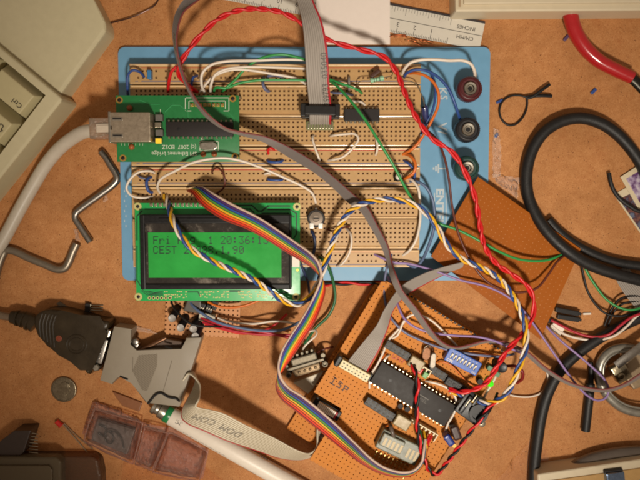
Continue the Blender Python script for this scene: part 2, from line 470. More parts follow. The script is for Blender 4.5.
text_mb(B, 'INCHES', 3.6, G, 8, -6.2, .2, sx=1.05); text_mb(B, 'CM/MM', 3.6, G, 8, 3.2, .2, sx=1.0)
T.part('blade', [(RB, mat('white ruler plastic', (205, 199, 186), .38, 0, .04, 40)), (RM, m_inkg), (B, m_ink)])

# copper strands left on the ruler
B = MB()
for i in range(16):
    x = random.uniform(388, 428); y = 35.5+(x-388)*.12+random.uniform(-2, 4.5)
    a = random.uniform(-.2, .5); l = random.uniform(6, 14)
    B.tube([(x, y, 3), (x+l*.5, y+l*.5*a+random.uniform(-.8, .8), 3.6+random.random()), (x+l, y+l*a, 3)], .38, 6)
single('copper_strands', 'loose bare copper strands scattered on the ruler edge', 'wire strands', B, mat('bare copper', (190, 110, 70), .3, .9))

# ---------------------------------------------------------------- paper
B = MB()
n = 10
vs = []
for j in range(n+1):
    for i in range(n+1):
        u = i/n; v = j/n
        px = 315+(390-315)*u+ (3-3*v)*0; py = -60+v*104.5
        vs.append(P(px+1.8*v*(1-u), py, 3.4+.9*math.sin(u*3)+1.2*(v**3)*(1-u)))
fs = [[j*(n+1)+i, j*(n+1)+i+1, (j+1)*(n+1)+i+1, (j+1)*(n+1)+i] for j in range(n) for i in range(n)]
B.add(vs, fs, 0, True)
single('paper_sheet', 'blank white sheet of paper covering the middle of the ruler', 'paper', B, mat('white paper', (226, 214, 204), .8, 0, .03, 30, bump=.1, bscale=500))

B = MB(); B.tube([(100, 26, 2), (115, 22, 3), (130, 18, 4), (146, 11, 4), (156, 4, 3), (161, -8, 2)], .6, 6)
single('thin_cable', 'thin shiny dark wire running from behind the keyboard to the top edge', 'wire', B, mat('thin dark wire', (70, 45, 38), .25, .5))

# ================================================================ breadboard station
ZP = 5.0; ZB = 20.0
BBT = Thing('breadboard_station', 'blue metal base with tan solderless breadboards and three binding posts', 'breadboard', 305, 165, 0)
m_plate = mat('blue enamelled plate', (104, 154, 188), .42, 0, .07, 14, bump=.06, bscale=700)
m_bb = mat('tan breadboard plastic', (184, 146, 96), .38, 0, .08, 30)
m_ledge = mat('rim with painted highlight', (222, 190, 144), .18, 0, .1, 30, spec=.8)  # lighter than the board tan: bright highlight lines put into the ledge colour
m_pit = mat('contact pit', (146, 104, 66), .6, 0, .1)
tl = P(118.5, 47, ZP); tr = P(490.5, 47, ZP); bl = P(122, 280.5, ZP)
x0, x1, y0, y1 = (tl.x+bl.x)/2, tr.x, bl.y, tl.y
r = 6
pts = []
for cx, cy, a0 in ((x1-r, y1-r, 0), (x0+r, y1-r, 90), (x0+r, y0+r, 180), (x1-r, y0+r, 270)):
    for k in range(7): a = math.radians(a0+k*15); pts.append((cx+r*math.cos(a), cy+r*math.sin(a)))
B = MB(); B.poly(pts, 1.6, ZP, bev=.7, F=WFrame((0, 0, 0)), seg=2)
PLB = B
B = MB()
for cx, cy in ((x0+14, y0+14), (x1-14, y0+14), (x0+14, y1-14), (x1-14, y1-14)): B.piece().lathe(WFrame((cx, cy, 0)), [(5, 0), (5, 1.6)], 16)
BBT.part('rubber_foot', B, m_rubber, split=True)
# lettering printed on the plate, turned a quarter to read from the right
B = MB()
def plate_text(t, px, py, size, sx=1.0, bold=0.02, ang=90): text_mb(B, t, size, Frame(px, py, ZP, ang), 0, -size/2, .12, 'CENTER', sx=sx, bold=bold)
plate_text('K', 443, 91, 8, 1.0); plate_text('S', 444, 97.5, 7, 1.0)
plate_text('V', 442.5, 126.5, 8.5); plate_text('/', 442.5, 132.5, 8.5)
def pbar(px0, py0, px1, py1, w=.8):
    a = P(px0, py0, ZP+.12); b = P(px1, py1, ZP+.12); d = (b-a).normalized(); n = V((-d.y, d.x, 0))*w
    B.quadw(a-n, b-n, b+n, a+n)
pbar(438.5, 168.5, 445.5, 168.5); pbar(438.5, 164, 438.5, 173); pbar(436, 165.7, 436, 171.3); pbar(433.7, 167.2, 433.7, 169.8)
plate_text('ENTEL', 440, 207, 7.2, 1.25, .04)
pbar(434.5, 193, 434.5, 226, .45); pbar(446.2, 193, 446.2, 226, .45)
for k in range(8): pbar(124.5+(k % 2)*1.5, 190+k*5, 124.5+(k % 2)*1.5, 192.2+k*5, .45)
BBT.part('base_plate', [(PLB, m_plate), (B, mat('white screen print', (178, 190, 196), .6))])

XL = P(131.2, 150, ZB).x; XR = P(420.3, 150, ZB).x
m_redl = mat('red rail line', (178, 62, 44), .6); m_bluel = mat('blue rail line', (96, 100, 128), .6)
W = WFrame((0, 0, 0))
PIT = P(200, 150, ZB).x-P(195.55, 150, ZB).x
def wy(y): return P(275, y, ZB).y
def bus(yt, yb, rows, yred, yblue, name='power_rail'):
    B = MB(); a, b = wy(yb)+.25, wy(yt)-.25
    xs = []
    x = XL+8.2
    for g in range(10):
        for k in range(5): xs.append(x); x += PIT
        x += PIT*1.15
    xs = [q for q in xs if q < XR-4]
    ys = sorted(wy(q) for q in rows)
    zt = ZB-.0
    B.box(W, XL, XR, a, b, ZP, zt-3, bev=.3)
    # rim and top sheet
    grid_holes(B, W, xs, ys, XL+.5, XR-.5, a+.5, b-.5, zt, .92, 2.6)
    for (p, q, r_, s_) in ((XL, XR, a, a+.5), (XL, XR, b-.5, b), (XL, XL+.5, a+.5, b-.5), (XR-.5, XR, a+.5, b-.5)):
        B.box(W, p, q, r_, s_, zt-3.2, zt-.15)
    # the raised ledge that faces the terminal block
    B.box(W, XL+.8, XR-.8, b-1.9, b-.5, zt-.5, zt+.6, bev=.3, mi=2); B.box(W, XL+.8, XR-.8, a+.4, a+1.3, zt-.5, zt+.4, bev=.25, mi=2)
    L = MB()
    for yy, mi in ((yred, 0), (yblue, 1)):
        if yy: L.box(W, XL+11, XR-9, wy(yy)-.42, wy(yy)+.42, zt-.2, zt+.12, mi=mi)
    # plus and minus signs
    if yred: text_mb(L, '+', 2.6, WFrame((XL+5.5, wy(yred)-1.2, zt+.12)), mi=0)
    if yblue: L.box(W, XL+5, XL+8, wy(yblue)-.3, wy(yblue)+.3, zt-.2, zt+.12, mi=1)
    BBT.part(name, [(B, [m_bb, m_pit, m_ledge]), (L, [m_redl, m_bluel])])
def terminal(yt, yb, rowsA, rowsB, gut):
    B = MB(); a, b = wy(yb)+.25, wy(yt)-.25; g0, g1 = wy(gut[1]), wy(gut[0])
    xs = [XL+6.2+k*PIT for k in range(63)]; xs = [q for q in xs if q < XR-3]
    B.box(W, XL, XR, a, b, ZP, ZB-5.2, bev=.3)
    grid_holes(B, W, xs, sorted(wy(q) for q in rowsA), XL, XR, g1, b-3.2, ZB, .92, 2.6)
    grid_holes(B, W, xs, sorted(wy(q) for q in rowsB), XL, XR, a+3.2, g0, ZB, .92, 2.6)
    def strip(y0, y1, z): B.quadw(V((XL, y0, z)), V((XR, y0, z)), V((XR, y1, z)), V((XL, y1, z)))
    def wall(y, z0, z1): B.quadw(V((XL, y, z0)), V((XR, y, z0)), V((XR, y, z1)), V((XL, y, z1)))
    # bevelled rims, stepped centre channel
    for s, e in ((b-3.2, b), (a+3.2, a)):
        B.quadw(V((XL, s, ZB)), V((XR, s, ZB)), V((XR, (s*2+e)/3, ZB-1.1)), V((XL, (s*2+e)/3, ZB-1.1)))
        B.quadw(V((XL, (s*2+e)/3, ZB-1.1)), V((XR, (s*2+e)/3, ZB-1.1)), V((XR, e, ZB-1.1)), V((XL, e, ZB-1.1)))
        wall(e, ZB-6, ZB-1.1)
    m = (g0+g1)/2
    B.box(W, XL+1, XR-1, b-1.8, b-.6, ZB-1.6, ZB-.5, bev=.3, mi=2); B.box(W, XL+1, XR-1, a+.6, a+1.8, ZB-1.6, ZB-.5, bev=.3, mi=2); B.box(W, XL+1, XR-1, m-.9, m+.9, ZB-5.2, ZB-3.6, bev=.4, mi=2)
    wall(g0, ZB-1.2, ZB); wall(g1, ZB-1.2, ZB); strip(g0, g0+1.6, ZB-1.2); strip(g1-1.6, g1, ZB-1.2)
    wall(g0+1.6, ZB-5, ZB-1.2); wall(g1-1.6, ZB-5, ZB-1.2); strip(g0+1.6, g1-1.6, ZB-5)
    for x in (XL, XR): B.quadw(V((x, a, ZB-6)), V((x, b, ZB-6)), V((x, b, ZB-1.1)), V((x, a, ZB-1.1)))
    for x in (XL, XR): B.quadw(V((x, g0+.01, ZB-6)), V((x, a+3.2, ZB-6)), V((x, a+3.2, ZB)), V((x, g0, ZB))); B.quadw(V((x, g1, ZB-6)), V((x, b-3.2, ZB-6)), V((x, b-3.2, ZB)), V((x, g1, ZB)))
    L = MB()
    for k in range(5, 64, 5):
        xx = XL+6.2+(k-1)*PIT
        if xx > XR-4: break
        for yy in ((b-3.1), (a+1.2)): text_mb(L, str(k), 1.9, WFrame((xx, yy, ZB-.9 if yy > m else ZB-.9)), align='CENTER', z=.15 if yy < m else .15)
    BBT.part('terminal_block', [(B, [m_bb, m_pit, m_ledge]), (L, m_inkg)])
bus(63.5, 84, (71, 77.6), 67.7, 81.2)
terminal(84.6, 146.6, (90.9, 95.35, 99.8, 104.3, 108.8), (122.2, 126.8, 131.3, 135.8, 140.3), (111.2, 119.8))
bus(147.2, 166, (153.8, 160.3), 150.4, 163.3)
bus(166.6, 186, (173.4, 180), 169.8, 183)
terminal(186.6, 249, (194.7, 199.2, 203.7, 208.2, 212.7), (223.6, 228.2, 232.7, 237.2, 241.7), (214.9, 221.3))
bus(249.6, 267.5, (255.2, 260.9), 251.9, 264.4)

def post(px, py, rgb, nm):
    F = Frame(px, py, ZP, 0)
    # drawn where its top shows, standing on the plate under it
    o = P(px, py, ZP+22); F.o = V((o.x, o.y, ZP)); B = MB()
    n = 36; prof = [(8.5, 0), (9, 1), (9, 7), (6, 8), (6, 9), (11.2, 10), (11.7, 11), (11.7, 20), (10.8, 22), (9.3, 22.6), (8.8, 21.6), (6.2, 21.4)]
    vs = []; fs = []
    for r, z in prof:
        for k in range(72):
            a = 2*math.pi*k/72; rr = r+(0.4 if (k % 2 and 10 < z < 21) else 0); vs.append(F.w(rr*math.cos(a), rr*math.sin(a), z))
    for j in range(len(prof)-1):
        for k in range(72): fs.append([j*72+k, j*72+(k+1) % 72, (j+1)*72+(k+1) % 72, (j+1)*72+k])
    fs.append([(len(prof)-1)*72+k for k in range(72)])
    B.add(vs, fs, 0, True)
    c = BBT.part('binding_post', B, mat(nm, rgb, .38, 0, .12, 90), label=None)
    c['label'] = nm
    B = MB()
    B.lathe(F, [(6.4, 21.3), (6.4, 23.4), (5.6, 24.2), (3.8, 24), (3, 21.6), (.6, 21.5)], 24)
    BBT.part('socket', B, m_chrome, parent=c)
    B = MB(); B.lathe(F, [(2.2, 21.6), (2.2, 21.9), (.5, 21.9)], 16); BBT.part('socket_hole', B, m_black, parent=c)
post(470.2, 88.5, (78, 28, 32), 'dark red binding post cap')
post(468.2, 129.5, (32, 32, 36), 'black binding post cap')
post(467.3, 168, (30, 62, 58), 'dark green binding post cap')

m_etch = mat('faint chip marking', (74, 70, 66), .6)
# ================================================================ chips and modules
def dip(T, F, L, Wd, n, z, h=6, name='body', parent=None, pinmat=None, legs=5, marks=True, bodymat=None, pinw=.75):
    """dual in line package, long axis x, underside at z"""
    B = MB(); B.box(F, -L/2, L/2, -Wd/2, Wd/2, z, z+h, bev=.6)
    BB_ = B; B = MB(); p = L/n
    for s in (-1, 1):
        for k in range(n):
            x = -L/2+p*(k+.5); y = s*Wd/2; B.piece()
            B.box(F, x-pinw, x+pinw, min(y-s*.2, y+s*1.7), max(y-s*.2, y+s*1.7), z+h*.45, z+h*.45+.6)
            B.box(F, x-pinw, x+pinw, min(y+s*1.2, y+s*1.8), max(y+s*1.2, y+s*1.8), z-legs, z+h*.45)
    T.part('pin', B, pinmat or m_tin, split=True)
    B = MB()
    if marks:
        B.lathe(F, [(1.7, z+h+.05), (1.2, z+h+.1)], 14, cx=-L*.31, cy=0); B.lathe(F, [(1.7, z+h+.05), (1.2, z+h+.1)], 14, cx=L*.36, cy=0)
    return T.part(name, [(BB_, bodymat or m_dark), (B, [m_black, m_etch])])

# ---- Ethernet module
ZE = 36
m_pcbE = mat('green solder mask', (30, 116, 60), .4, 0, .1, 40, coat=.08)
m_pcbE2 = mat('darker green copper fill', (22, 100, 52), .35, 0, .1, 40, coat=.3)
m_silk = mat('white silkscreen', (205, 210, 190), .6)
E = Thing('ethernet_module', 'small green circuit board with metal network jack, plugged into the breadboard', 'circuit board', 178, 128, 20)
a = P(115.8, 95.3, ZE); b = P(239.5, 161.8, ZE); F = WFrame(((a.x+b.x)/2, (a.y+b.y)/2, 0)); hw = (b.x-a.x)/2; hh = (a.y-b.y)/2
def toF(px, py, z, F_): q = P(px, py, z)-F_.o; q = F_.m.transposed() @ q; return q.x, q.y
B = MB(); B.box(F, -hw, hw, -hh, hh, ZE-2.8, ZE, bev=.35)
EB = [(B, m_pcbE)]
B = MB()
for px, py in ((119.5, 100), (232.8, 98.6), (123, 158), (235, 156.5)):
    x, y = toF(px, py, ZE, F); B.lathe(F, [(3.3, ZE+.05), (3.2, ZE+.25), (2.0, ZE+.25)], 20, cx=x, cy=y)
    B.lathe(F, [(1.9, ZE+.26), (1.8, ZE+.3)], 16, cx=x, cy=y, mi=1)
EB.append((B, [m_gold, m_black]))
B = MB()
for path in ([(165, 112), (172, 105), (180, 105), (188, 112), (188, 118)], [(228, 112), (234, 118), (234, 128)], [(140, 100), (150, 104), (160, 104)]):
    B.tubew([P(x, y, ZE+.1) for x, y in path], .5, 4)
EB.append((B, mat('raised trace green', (62, 150, 92), .35, coat=.3)))
B = MB()
def outline(B, F_, pts, z, w=.32, mi=0):
    for i in range(len(pts)-1):
        a = V((*toF(*pts[i], z, F_), 0)); b = V((*toF(*pts[i+1], z, F_), 0)); d = (b-a).normalized(); n = V((-d.y, d.x, 0))*w; a = a-d*w; b = b+d*w
        B.quadw(*[F_.w(q.x, q.y, z+.14) for q in (a-n, b-n, b+n, a+n)], mi=mi)
outline(B, F, [(191, 111), (185.5, 111), (185.5, 97.8), (229, 97.8), (229, 111), (224, 111)], ZE)
outline(B, F, [(189, 108.5), (189, 101), (225.5, 101), (225.5, 108.5)], ZE)
outline(B, F, [(200, 150.8), (200, 141.5), (218.5, 141.5), (218.5, 150.8), (200, 150.8)], ZE)
outline(B, F, [(160.5, 109.5), (160.5, 142.5)], ZE, .25)
G = WFrame(F.w(*toF(197, 151.7, ZE, F), ZE), Matrix.Rotation(math.pi, 3, 'Z')); text_mb(B, 'SPI Ethernet bridge', 3.9, G, 0, 0, .15, sx=.98)
G = WFrame(F.w(*toF(196.5, 145, ZE, F), ZE), Matrix.Rotation(math.pi, 3, 'Z')); text_mb(B, '(c) 2007  EDSZ', 3.9, G, 0, 0, .15, sx=.93)
G = WFrame(F.w(*toF(205, 137.5, ZE, F), ZE), Matrix.Rotation(math.pi, 3, 'Z')); text_mb(B, '18', 2.6, G, 0, 0, .15)
for px in (121, 124, 128, 132, 135, 139, 142): text_mb(B, '1', 2, WFrame(F.w(*toF(px, 145.5, ZE, F), ZE)), 0, 0, .15)
EB.append((B, m_silk)); E.part('board', EB)
# jack
zj = ZE+21
B = MB()
a = P(109.3, 112.2, zj); b = P(150.5, 141.8, zj); J = WFrame(((a.x+b.x)/2, (a.y+b.y)/2, 0)); w = (b.x-a.x)/2; h = (a.y-b.y)/2
B.box(J, -w, w, -h, h, ZE+.3, zj, bev=.8)
jk = E.part('network_jack', B, mat('jack shield metal', (176, 162, 142), .38, .9, .12, 60, bump=.1, bscale=200))
B = MB()
for s in (-1, 1):
    B.piece(); B.box(J, -w+2, -w+12, s*7.5-1.6, s*7.5+1.6, zj-.1, zj+.35, bev=.25); B.box(J, -w+3, -w+11, s*7.5-.6, s*7.5+.6, zj+.3, zj+.6, bev=.1, mi=1)
E.part('spring_clip', B, [m_chrome, m_black], parent=jk, split=True)
B = MB(); B.box(J, -w-1.2, -w+1, -h-.6, h+.6, ZE+1, zj+.2, bev=.4); E.part('jack_flange', B, m_chrome, parent=jk)
B = MB(); B.box(J, -w-1.4, -w-.9, -h+3, h-3, ZE+4, zj-4); E.part('jack_opening', B, m_black, parent=jk)
B = MB()
for k, (y0_, y1_) in enumerate(((-13, -8.5), (-7, -1), (0.5, 5.5), (7, 13))):
    B.piece(); B.box(J, w+1.2, w+7+(k % 2), y0_, y1_, ZE+.2, ZE+9-(k % 2)*3, bev=.5, mi=k % 2)
E.part('jack_contact', B, [m_tin, mat('grey jack rear', (96, 92, 86), .5)], split=True)
B = MB(); B.box(J, w+2.2, w+7.8, -14.2, -9.4, ZE+9.2, ZE+11.5, bev=.6)
E.part('status_light', B, mat('yellow lens', (232, 196, 60), .25, emit=((235, 190, 40), .25)), label='small yellow light at the lower corner of the jack')
c = WFrame(F.w(*toF(199.5, 129, ZE+8, F), 0)); dip(E, c, 62, 13.5, 14, ZE+2, 6.2, 'chip', legs=2)
B = MB()
x, y = toF(209.3, 146.3, ZE, F)
n = 28; vsx = []
pr = []
for k in range(n):
    a = 2*math.pi*k/n; pr.append((x+4.6*math.copysign(1, math.cos(a))+3.6*math.cos(a), y+3.6*math.sin(a)))
B.poly(pr, ZE+.2, ZE+5.5, bev=.7, F=F); E.part('crystal', B, m_chrome)
B = MB()
for px, py in ((203.5, 154.2), (214.5, 154), (130, 108), (132, 147)):
    x, y = toF(px, py, ZE, F); B.piece(); B.lathe(F, [(2.6, ZE+.2), (2.8, ZE+1.5), (1.8, ZE+3.2), (.4, ZE+3.6)], 16, cx=x, cy=y)
E.part('capacitor_and_shadow', B, mat('tan capacitor', (150, 84, 44), .45), split=True)
B = MB()
for k in range(8):
    x, y = toF(192+k*4.35, 105, ZE, F); B.piece(); B.box(F, x-1.5, x+1.5, y-1.5, y+1.5, ZE+.1, ZE+.7, bev=.2); B.box(F, x-.55, x+.55, y-.55, y+.55, ZE-14, ZE+4, bev=.15, mi=1)
E.part('header_pin', B, [m_gold, m_tin], split=True)
B = MB()
x, y = toF(120, 95.6, ZE, F)
for k in range(26): B.piece().box(F, x+k*4.45, x+1.1+k*4.45, hh-1.9, hh-.9, 19, ZE-2.6)
E.part('support_pin', B, m_tin, split=True)

def painted_sheen(name):  # pale patches of the ramp are painted reflections on the dark border
    m = mat(name, (70, 63, 58), .16, 0, .5, 5, spec=.9)
    nt = m.node_tree; N = nt.nodes; L = nt.links; b = N['Principled BSDF']
    tc = N.new('ShaderNodeTexCoord'); no = N.new('ShaderNodeTexNoise'); no.inputs['Scale'].default_value = 9; no.inputs['Detail'].default_value = 7; no.inputs['Roughness'].default_value = .7
    L.new(tc.outputs['Object'], no.inputs['Vector']); r = N.new('ShaderNodeValToRGB'); e = r.color_ramp.elements; e.new(.5)
    for k, (p, c) in enumerate(((.36, (26, 23, 22)), (.54, (46, 42, 38)), (.68, (120, 112, 102)))): e[k].position = p; e[k].color = lin(c)
    L.new(no.outputs['Fac'], r.inputs['Fac']); L.new(r.outputs['Color'], b.inputs['Base Color']); return m
# ---- LCD module
ZL = 34
m_pcbL = mat('bright green solder mask', (32, 160, 80), .38, 0, .08, 30, coat=.08)
Lc = Thing('lcd_module', 'green character display board in a black frame reading date and time', 'display', 217, 252, 5)
a = P(134.6, 203, ZL); b = P(300.2, 301, ZL); F = WFrame(((a.x+b.x)/2, (a.y+b.y)/2, 0)); hw = (b.x-a.x)/2; hh = (a.y-b.y)/2
B = MB(); B.box(F, -hw, hw, -hh, hh, ZL-2.8, ZL, bev=.35); LBs = [(B, m_pcbL)]
zb = ZL+13
def rect(px0, py0, px1, py1, z): c = P(px0, py0, z)-F.o; d = P(px1, py1, z)-F.o; return c.x, d.x, d.y, c.y
bx = rect(139.3, 214.5, 291.5, 289.5, zb)
m_bez = mat('black painted bezel', (12, 11, 12), .4, .0, .3, 60, spec=.3)
B = MB(); wx = rect(144.5, 223.5, 289, 284, zb)
B.box(F, bx[0], bx[1], bx[2], bx[3], ZL+.2, zb-3.2, bev=.8)
B.box(F, bx[0], wx[0], bx[2], bx[3], zb-4, zb, bev=1); B.box(F, wx[1], bx[1], bx[2], bx[3], zb-4, zb, bev=1)
B.box(F, wx[0]-1, wx[1]+1, wx[3], bx[3], zb-4, zb-.3, bev=1); B.box(F, wx[0]-1, wx[1]+1, bx[2], wx[2], zb-4, zb-.3, bev=1)
B.box(F, bx[0]+18, bx[1]-18, bx[3]-4.8, bx[3]-3.2, zb-1, zb+.5, bev=.4); B.box(F, bx[0]+18, bx[1]-18, bx[2]+2.4, bx[2]+3.6, zb-1, zb+.4, bev=.4)
bez = Lc.part('bezel', B, m_bez)
B = MB(); B.box(F, wx[0]-.6, wx[1]+.6, wx[2]-.6, wx[3]+.6, zb-3.2, zb-2.4, bev=.1)
Lc.part('window_border', B, painted_sheen('smoky border with painted sheen'), parent=bez)
gx = rect(148, 232.5, 281.5, 277.8, zb-2)
B = MB(); B.box(F, gx[0], gx[1], gx[2], gx[3], zb-2.7, zb-2.1, bev=.05)
SB = (B, mat('lit green display', (40, 148, 62), .22, 0, .34, 3.0, emit=((24, 150, 50), .12)))
G5 = {'F': '11111 10000 10000 11110 10000 10000 10000', 'r': '00000 00000 10110 11001 10000 10000 10000', 'i': '00100 00000 01100 00100 00100 00100 01110',
 'A': '01110 10001 10001 11111 10001 10001 10001', 'u': '00000 00000 10001 10001 10001 10011 01101', 'g': '00000 01111 10001 10001 01111 00001 01110',
 '0': '01110 10001 10011 10101 11001 10001 01110', '1': '00100 01100 00100 00100 00100 00100 01110', '2': '01110 10001 00001 00010 00100 01000 11111',
 '3': '11111 00010 00100 00010 00001 10001 01110', '6': '00110 01000 10000 11110 10001 10001 01110', '8': '01110 10001 10001 01110 10001 10001 01110',
 '9': '01110 10001 10001 01111 00001 00010 01100', ':': '00000 01100 01100 00000 01100 01100 00000', '.': '00000 00000 00000 00000 00000 01100 01100',
 'C': '01110 10001 10000 10000 10000 10001 01110', 'E': '11111 10000 10000 11110 10000 10000 11111', 'S': '01111 10000 10000 01110 00001 00001 11110', 'T': '11111 00100 00100 00100 00100 00100 00100'}
B = MB(); B2 = MB()
zt = zb-2.0
for row in range(4):
    txt = ('Fri Aug  1 20:36:13', 'CEST 23088.1.90', '', '')[row].ljust(20)
    for c_, ch in enumerate(txt):
        ox, oy = P(153.2+c_*6.12, 236.3+row*9.75, zt).x-F.o.x, P(153, 236.3+row*9.75, zt).y-F.o.y
        g = G5.get(ch)
        dx, dy = .93, 1.06
        if g:
            for j, line in enumerate(g.split()):
                for i, bit in enumerate(line):
                    if bit == '1':
                        x = ox+i*dx; y = oy-j*dy
                        B.quadw(*[F.w(*q) for q in ((x, y-dy+.03, zt), (x+dx-.03, y-dy+.03, zt), (x+dx-.03, y, zt), (x, y, zt))])
Lc.part('screen', [SB, (B, mat('dark display segments', (14, 58, 36), .4))])
B = MB()
for k in range(16):
    x, y = toF(151.5+k*4.42, 204.8, ZL, F); B.piece(); B.box(F, x-1.5, x+1.5, y-1.7, y+1.7, ZL-.2, ZL+1.2, bev=.4); B.box(F, x-.55, x+.55, y-.55, y+.55, 18, ZL+3, bev=.1)
Lc.part('header_pin', B, m_tin, split=True)
B = MB()
for px, py in ((137.8, 206.5), (297, 206.8), (138.5, 296.8), (296, 297)):
    x, y = toF(px, py, ZL, F); B.lathe(F, [(3.7, ZL+.05), (3.6, ZL+.28), (2, ZL+.28)], 20, cx=x, cy=y); B.lathe(F, [(1.7, ZL+.3), (1.6, ZL+.34)], 14, cx=x, cy=y, mi=1)
for k in range(6):
    x, y = toF(149.5+k*4.1, 298, ZL, F); B.lathe(F, [(1.7, ZL+.05), (1.6, ZL+.3), (.9, ZL+.3)], 12, cx=x, cy=y); B.lathe(F, [(.85, ZL+.3), (.8, ZL+.34)], 10, cx=x, cy=y, mi=1)
rr = random.Random(4)
for x0_, x1_ in ((165, 187), (201, 229), (239, 271)):
    px = x0_
    while px < x1_:
        for py in (291.8, 294.4, 297):
            if rr.random() < .62:
                x, y = toF(px+rr.uniform(-.3, .3), py+rr.uniform(-.5, .5), ZL, F); s = rr.uniform(.45, .9); B.box(F, x-s, x+s, y-.55, y+.55, ZL+.02, ZL+.35)
        px += 2.1
LBs.append((B, [mat('pale solder pads', (190, 182, 120), .5, .2), m_black]))
B = MB()
def band(pts, w, B=B):
    for i in range(len(pts)-1):
        a = P(*pts[i], ZL+.1); b = P(*pts[i+1], ZL+.1); d = (b-a).normalized(); n = V((-d.y, d.x, 0))*w; a = a-d*w*.6; b = b+d*w*.6
        B.quadw(a-n, b-n, b+n, a+n)
band([(232, 205.5), (252, 205.5), (258, 211), (262, 211), (268, 206), (290, 206)], .7); band([(228, 209), (250, 209), (254, 212.6)], .6)
band([(262, 213.3), (288, 213.3), (294, 217)], .6); band([(268, 209.5), (290, 209.5), (296.5, 213.5), (296.5, 234), (293, 240)], .6)
band([(145, 209), (165, 209), (169, 205.5)], .6); band([(142, 211), (137, 216), (137, 240)], .6); band([(137, 246), (137, 280), (143, 290)], .5)
for k in range(5): band([(141+k*2.2, 290.5+k*.2), (147+k*2.0, 295-k*.6), (163, 295.6-k*1.1)], .26)
band([(230, 291), (240, 291)], .8); band([(188, 292), (198, 292), (200, 296)], .5); band([(272, 299.5), (276, 294), (288, 292.5)], .5)
LBs.append((B, mat('dark green gaps', (12, 62, 38), .4)))
B = MB()
x, y = toF(296, 260, ZL, F); B.box(F, x-3.6, x+3.6, y-6.5, y+6.5, ZL+.1, ZL+3, bev=.4); Lc.part('backlight_tab', B, m_white)
B = MB()
for px, py in ((146, 209), (286, 209), (146, 296)): x, y = toF(px, py, ZL, F)
for k in range(3):
    x, y = toF(297.5, 244+k*13, ZL, F); B.lathe(F, [(1.5, ZL+.05), (1.4, ZL+.3), (.7, ZL+.3)], 12, cx=x, cy=y)
LBs.append((B, m_gold)); Lc.part('board', LBs)
B = MB()
for cx, cy in ((-hw+8, -hh+6), (hw-8, -hh+6)): B.piece().lathe(F, [(4, 0), (4, ZL-2.9)], 16, cx=cx, cy=cy)
Lc.part('standoff', B, m_black, split=True)

# ---- parts plugged straight into the breadboard
I = Thing('logic_chip', 'short dark integrated circuit in the upper breadboard, right of the ribbon socket', 'chip', 362, 115, 20)
c = P(362, 115, 27); dip(I, WFrame((c.x, c.y, 0)), 33.5, 11.5, 8, 22, 5.5, 'body', legs=4, marks=False)
PO = Thing('trimmer', 'round black trimmer potentiometer standing in the lower breadboard', 'potentiometer', 317, 219, 20)
F = Frame(316.2, 218.5, 30, 0); F.o.z = 0
B = MB(); B.lathe(F, [(8, 21), (8.6, 22), (8.6, 30), (8, 31), (6.6, 31)], 28); PO.part('body', B, m_dark)
B = MB(); B.lathe(F, [(6.4, 31), (6.4, 31.9), (3.2, 32.2), (2.9, 31.2), (1, 31.2)], 24); B.box(F, -2.6, 2.6, -.4, .4, 31.2, 31.9, mi=1); PO.part('rotor', B, [mat('worn metal track', (120, 108, 96), .45, .6), m_black])
B = MB()
for s in (-1, 1): B.piece().box(F, s*4.2-2.2, s*4.2+2.2, -9.5, -4.2, 29.5, 32.4, bev=.7)
B.piece().box(F, -1, 1, 8, 10, 18, 26)
PO.part('solder_lug', B, mat('bright solder lugs', (235, 232, 225), .3, .3), split=True)
RE = Thing('resistor', 'pale green resistor with dark bands bridging breadboard rows', 'resistor', 375, 80, 20)
B = MB(); B.tube([(357, 90, 19), (357.5, 84, 27), (361, 81, 30), (370, 80.5, 31), (384, 77.5, 31), (391, 76, 29), (393, 72, 19)], .45, 6); RE.part('lead', B, m_tin)
B = MB(); p = catmull(IP([(370.5, 80.8, 31), (376, 79.6, 31), (383.5, 77.8, 31)]), 1)
B.tubew(p, 2.0, 12); B.tubew(p[:3], 2.4, 12); B.tubew(p[-4:], 2.5, 12); RBB = B
B = MB()
for f in (3, 5, 8, 10):
    if f+1 < len(p): B.tubew([p[f], p[f].lerp(p[f+1], .6)], 2.15, 12)
RE.part('body', [(RBB, mat('pale green lacquer', (140, 186, 150), .4)), (B, mat('dark green band', (40, 62, 52), .5))])
B = MB()
F = Frame(375, 74, 26, -38); F.o.z = 0
B.box(F, -5.5, 5.5, -2, 2, 24, 30, bev=1.3); single('capacitor_and_shadow', 'dark brown block added as a shadow between the rows just above the pale green resistor', 'capacitor', B, mat('dark brown shadow colour', (72, 42, 30), .45))  # dark block standing in for the shadow above the resistor
B = MB(); F = Frame(149, 74.3, 28, 0); F.o.z = 0
B.box(F, -1.9, 1.9, -4.2, 4.2, 20, 28, bev=.8); single('blue_capacitor', 'tiny blue upright capacitor at the upper left end of the breadboard', 'capacitor', B, mat('blue resin', (58, 120, 170), .4))
BD = Thing('diode', 'dark blue bead component hanging off the right end of the upper breadboard', 'diode', 425, 116, 5)
B = MB(); p = catmull(IP([(424.5, 107, 26), (425, 110, 25), (425.5, 117, 22), (426, 123, 19)]), 1)
B.tubew([p[0]]+p, 3.4, 14); BD.part('body', B, mat('navy lacquer', (44, 50, 98), .25, coat=.6))
B = MB(); B.tube([(398, 82, 19), (400, 80, 27), (408, 81, 29), (415, 83, 29), (420, 91, 28), (424, 102, 27), (424.5, 108, 26)], .5, 6); B.piece().tube([(426, 122, 19), (427, 128, 14), (424, 136, 18), (418, 143, 24), (414, 147, 18)], .5, 6); BD.part('lead', B, m_tin, split=True)
LD = Thing('white_light', 'clear round light emitting diode under the green wire', 'diode', 399, 176, 20)
F = Frame(399, 176.5, 30, 0); F.o.z = 0
